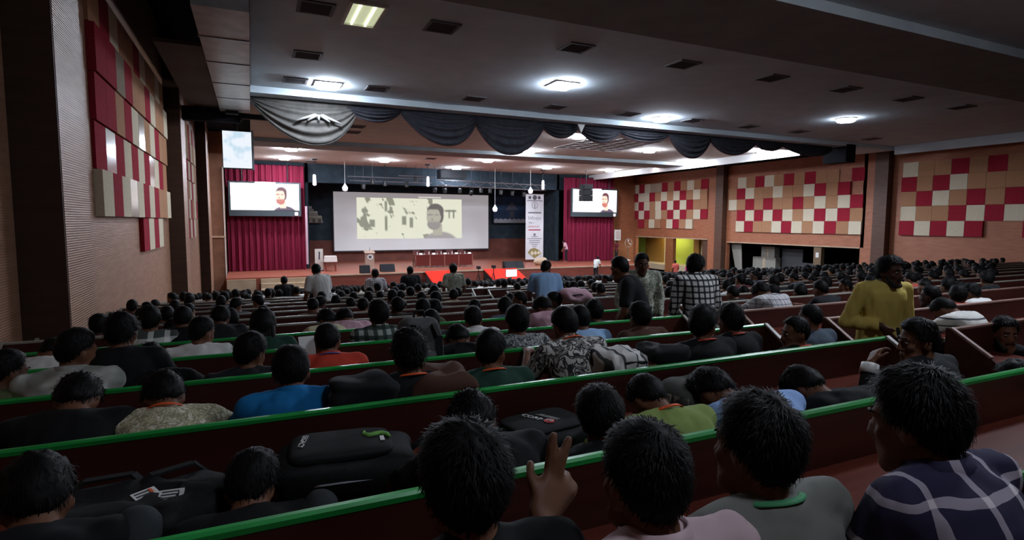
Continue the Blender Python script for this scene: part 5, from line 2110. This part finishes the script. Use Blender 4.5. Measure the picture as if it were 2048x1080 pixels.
for kx, bk in bulk.items():
    if bk.n:
        o = obj('far_heads' if kx == 'skin' else ('far_hair' if kx == 'hair' else 'far_shirts'), bk.mesh('far_' + kx), SKINS[1] if kx == 'skin' else (HAIR if kx == 'hair' else cloth(kx)), crowd)
        o['kind'] = 'stuff'

# ------------------------------------------------------------------ bags and small things on the desks
def desk_z(k):
    return rail_z(rail_y(k)) - .225


def soft_box(lx, ly, lz, n=3, seed=0, bulge=.25, amp=.012):
    """Rounded, slightly crumpled body: superellipsoid of the given size resting on z=0."""
    N1, N2 = 40, 24
    V = []
    for i in range(N2 + 1):
        a = -PI / 2 + PI * i / N2
        for jj in range(N1):
            w = 2 * PI * jj / N1
            e1, e2 = .45, .38
            cp = lambda t, e: math.copysign(abs(t) ** e, t)
            V.append((lx / 2 * cp(math.cos(a), e1) * cp(math.cos(w), e2), ly / 2 * cp(math.cos(a), e1) * cp(math.sin(w), e2), lz / 2 * cp(math.sin(a), e1 * 1.5)))
    V = np.array(V)
    r_ = np.random.default_rng(seed)
    h = np.zeros(len(V))
    for i in range(8):
        k = r_.normal(size=3) * 14 * (1 + .3 * i)
        h += np.sin(V @ k + r_.uniform(0, 6.28)) / (1 + .5 * i)
    nrm = V / (np.linalg.norm(V, axis=1)[:, None] + 1e-9)
    V = V + nrm * (h * amp / 2)[:, None]
    V[:, 2] -= V[:, 2].min()
    Fs = [(i * N1 + jj, i * N1 + (jj + 1) % N1, (i + 1) * N1 + (jj + 1) % N1, (i + 1) * N1 + jj) for i in range(N2) for jj in range(N1)]
    mb = MB()
    mb.add(V, Fs)
    return mb


def strap(pts, w, th, name, mt, parent):
    mb = MB()
    pts = [np.array(p_, float) for p_ in pts]
    for a, b in zip(pts[:-1], pts[1:]):
        mb.bar(a, b, w, th)
    return mb.build(name, mt, parent)


LOGO_G = mat('logo_green', '#6aa84a', .6)
LOGO_R = mat('logo_red', '#c03a40', .6)
PRINT_W = mat('print_white', '#d6d6d4', .6)
ZIP = mat('zip_metal', '#8e9094', .3, .9)
BAGG = noisy('bag_grey', '#4c4c4c', '#5a5a5a', 40, .8, .2, bump=.2)
BAGB2 = mat('bag_panel', '#181a1b', .8, 0, .25)

# black backpack with a green S-shaped logo, lying on the desk before the second rail
p = at(695, 905, 2.10)
t = empty('backpack', (p[0], 2.10, desk_z(1)), 'black backpack with a green curved logo lying on the desk at lower left', 'backpack', rz=-.10)
soft_box(.50, .33, .17, seed=3).build('body', CLOTHB, t, True)
m = soft_box(.36, .25, .05, seed=4, amp=.006)
pk = m.build('front_pocket', BAGB2, t, True, loc=(-.02, -.01, .145))
m = MB()
pts = [(.085, .055), (.08, .025), (.10, .005), (.125, .015), (.145, .02), (.165, .0), (.172, -.02)]
m.tube([(x_, y_, .0) for x_, y_ in pts], [.006, .009, .011, .011, .010, .009, .005], 6)
m.build('logo', LOGO_G, pk, True, loc=(-.0, .0, .05))
m = MB().box(.135, .15, -.055, -.012, .0, .003)
m.build('logo_text', PRINT_W, pk, loc=(0, 0, .05))
obj('lettering', text_mesh('LEGACY', .030), PRINT_W, pk, (-.135, .02, .052), (0, 0, -1.75))
for yy in (-.10, .10):
    strap([(.22, yy, .06), (.30, yy * .8, .13), (.335, yy * .5, .07), (.29, yy, .02)], .05, .012, 'shoulder_strap', CLOTHB, t)
m = MB().tube([(-.24, -.12, .08), (-.1, -.165, .1), (.12, -.165, .1), (.24, -.12, .08)], .005, 5)
m.build('zip', ZIP, t)

# laptop bag with a red round logo and CORP lettering
p = at(1085, 850, 2.08)
t = empty('laptop_bag', (p[0] + .03, 2.12, desk_z(1)), 'black laptop bag printed CORP with a red round logo', 'bag', rz=.16)
soft_box(.42, .30, .12, seed=8, amp=.005).build('body', CLOTHB, t, True)
lid = soft_box(.35, .24, .03, seed=9, amp=.002).build('front_panel', BAGB2, t, True, loc=(0, .01, .108))
obj('lettering', text_mesh('CORP', .040), PRINT_W, lid, (-.035, .035, .032), (0, 0, -PI / 2 + .35))
m = MB().lathe([(.024, 0), (.024, .003)], 18)
lg = m.build('logo', LOGO_R, lid, loc=(.0, -.045, .031))
m = MB().tube([(-.012, .010, .004), (.004, .012, .004), (.01, .0, .004), (-.004, -.004, .004), (.0, -.014, .004), (.014, -.010, .004)], .003, 5)
m.build('logo_mark', PRINT_W, lg)
for i in range(2):
    m = MB().box(-.0016, .0016, -.065, .05 - .01 * i, 0, .002)
    m.build('fine_print', PRINT_W, lid, loc=(.018 + .014 * i, .01, .031)).rotation_euler = (0, 0, .35)
m = MB().tube([(-.2, -.13, .06), (-.05, -.155, .06), (.12, -.155, .06), (.2, -.13, .06)], .005, 5)
m.build('zip', ZIP, t)
for xx in (.08, .11):
    m = MB().prism([(xx, .06), (xx + .014, .06), (xx + .016, .02), (xx - .002, .02)], 1, -.166, -.158)
    m.build('zip_pull', ZIP, t)
m = MB().lathe([(.012, 0), (.012, .004)], 12)
m.build('button', mat('brass', '#b08a4a', .4, .6), t, loc=(-.13, -.158, .06)).rotation_euler = (PI / 2, 0, 0)
m = soft_box(.10, .02, .035, amp=.001)
m.build('side_grip', BAGG, t, True, loc=(-.07, -.155, .03))

# dark bags with white and orange tags at lower left
for u_, rz_, lab, sd in ((190, .1, 'black bag with a white name tag and a silver badge at lower left', 21), (365, .5, 'black bag with bright orange ribbons and a white tag', 22)):
    p = at(u_, 975, 1.98)
    t = empty('tagged_bag', (p[0], 2.02, desk_z(1)), lab, 'bag', rz=rz_)
    soft_box(.40 if sd == 21 else .30, .28, .14, seed=sd, amp=.02).build('body', CLOTHB, t, True)
    tg = MB().box(-.035, .035, -.024, .024, 0, .003).build('name_tag', WHITE, t, loc=(.12 if sd == 21 else -.05, -.03, .148))
    tg.rotation_euler = (.25, 0, .5 if sd == 21 else -.6)
    for i in range(3):
        MB().box(-.028, .02, -.018 + i * .014, -.012 + i * .014, .003, .0045).build('print_line', INK['dark'], tg)
    if sd == 21:
        MB().lathe([(.014, 0), (.014, .006)], 14).build('badge', ALU, t, loc=(.0, -.10, .13))
        m = MB().prism([(-.02, 0), (.025, -.005), (.03, .01), (-.015, .012)], 2, 0, .004)
        m.build('orange_tab', ORANGE, t, loc=(-.07, -.09, .135))
    else:
        for i, (x_, y_, a_) in enumerate(((-.06, .05, .4), (-.02, .06, 1.2), (.03, .0, 1.0))):
            m = MB().prism([(-.03, -.008), (.03, -.010), (.034, .010), (-.026, .012)], 2, 0, .005)
            q_ = m.build('orange_ribbon', ORANGE, t, loc=(x_, y_, .145))
            q_.rotation_euler = (.3, .2, a_)
        m = MB().prism([(0, 0), (.03, .01), (.03, .016), (0, .008)], 2, 0, .006)
        m.build('clip', ALU, t, loc=(.02, -.07, .14))
    strap([(-.16, .1, .1), (-.05, .12, .17), (.08, .11, .17), (.15, .08, .09)], .03, .008, 'handle', CLOTHB, t)

# grey backpack standing on the bench in the third row
p = at(838, 633, 3.75)
t = empty('backpack', (p[0], 3.75, p[2] - .50), 'grey backpack standing upright on the bench at centre', 'backpack', rz=.05)
b_ = soft_box(.30, .20, .50, seed=31, amp=.012)
b_.build('body', BAGG, t, True)
soft_box(.22, .05, .22, seed=32, amp=.006).build('front_pocket', noisy('bag_grey_light', '#5c5c5c', '#686868', 40, .8), t, True, loc=(0, -.11, .06))
for xx in (-.07, .07):
    strap([(xx, -.09, .46), (xx * 1.4, -.125, .38), (xx * 1.5, -.13, .2)], .045, .012, 'shoulder_strap', CLOTHB, t)
m = MB().tube([(-.04, 0, .49), (-.03, 0, .54), (.03, 0, .54), (.04, 0, .49)], .008, 6)
m.build('handle', CLOTHB, t, True)

# dark grey backpack on the first-row desk near the green shirt
p = at(1400, 735, 2.12)
t = empty('backpack', (p[0] + .05, 2.2, desk_z(1)), 'dark grey backpack with pale webbing behind the sleeping pale blue shirt', 'backpack', rz=.3)
soft_box(.46, .26, .19, seed=41, amp=.014).build('body', noisy('bag_olive_grey', '#3c3d38', '#484944', 40, .8), t, True)
for i in range(4):
    MB().box(-.235, -.22, -.10 + .05 * i, -.07 + .05 * i, .04, .15).build('webbing', RAIL_W, t)

# crumpled black jackets and a striped jacket on the benches
for i, (u_, v_, row, sx, sy, sz, mt_, lab) in enumerate((
        (712, 748, 1, .27, .22, .2, 'charcoal', 'crumpled charcoal jacket beside the bright blue shirt'),
        (880, 752, 1, .30, .24, .16, 'brown', 'crumpled dark brown bag between the two orange neck cords'),
        (1248, 706, 1, .30, .26, .17, 'jacket_stripe', 'white jacket with black stripes on the bench at centre'),
        (1320, 690, 1, .26, .22, .12, 'charcoal', 'flat charcoal bag beside the striped jacket'),
        (1150, 583, 4, .34, .25, .16, 'pink', 'pale pink cloth on the desk below the standing light blue shirt'))):
    p = at(u_, v_, rail_y(row) + .22)
    o = soft_box(sx, sy, sz, seed=50 + i, amp=.035).build('jacket' if i != 1 else 'soft_bag', cloth(mt_), None, True, loc=(p[0], rail_y(row) + .22, p[2] - sz))
    tag(o, lab, 'jacket' if i not in (1, 3) else 'bag')
    MB().tube([(-sx * .3, -sy * .38, sz * .8), (0, -sy * .45, sz * .86), (sx * .3, -sy * .36, sz * .75)], .008, 5).build('seam', CLOTHB, o)
# white sheet of paper and a pencil by the red shirt
p = at(617, 713, rail_y(2) + .5)
o = MB().box(-.05, .05, -.002, .002, 0, .14).build('paper_sheet', WHITE, None, loc=(p[0], rail_y(2) + .5, p[2]))
o.rotation_euler = (-.5, 0, .1)
tag(o, 'white sheet of paper held up left of the red-orange shirt', 'paper')
# papers and phones lying on the far desks
for i, (u_, v_, k) in enumerate(((510, 584, 9), (885, 593, 7), (905, 591, 7), (1140, 566, 10), (1180, 562, 10), (700, 588, 9), (738, 594, 8), (1565, 571, 6), (1655, 538, 9))):
    zz = desk_z(k) + .003
    p = at_z(u_, v_, zz)
    yy = rail_y(k) - .18
    xx = at(u_, v_, yy)[0]
    o = MB().prism([(-.11, -.08), (.10, -.09), (.12, .07), (-.10, .08)], 2, 0, .006).build('notebook', WHITE, None, loc=(xx, yy, zz))
    tag(o, 'open white notebook on the %s desk, item %s from the left' % (ORD[k], ORD[sorted((510, 885, 905, 1140, 1180, 700, 738, 1565, 1655)).index(u_)]), 'notebook')
    MB().box(-.002, .002, -.08, .07, .006, .008).build('spine', INK['grey'], o)
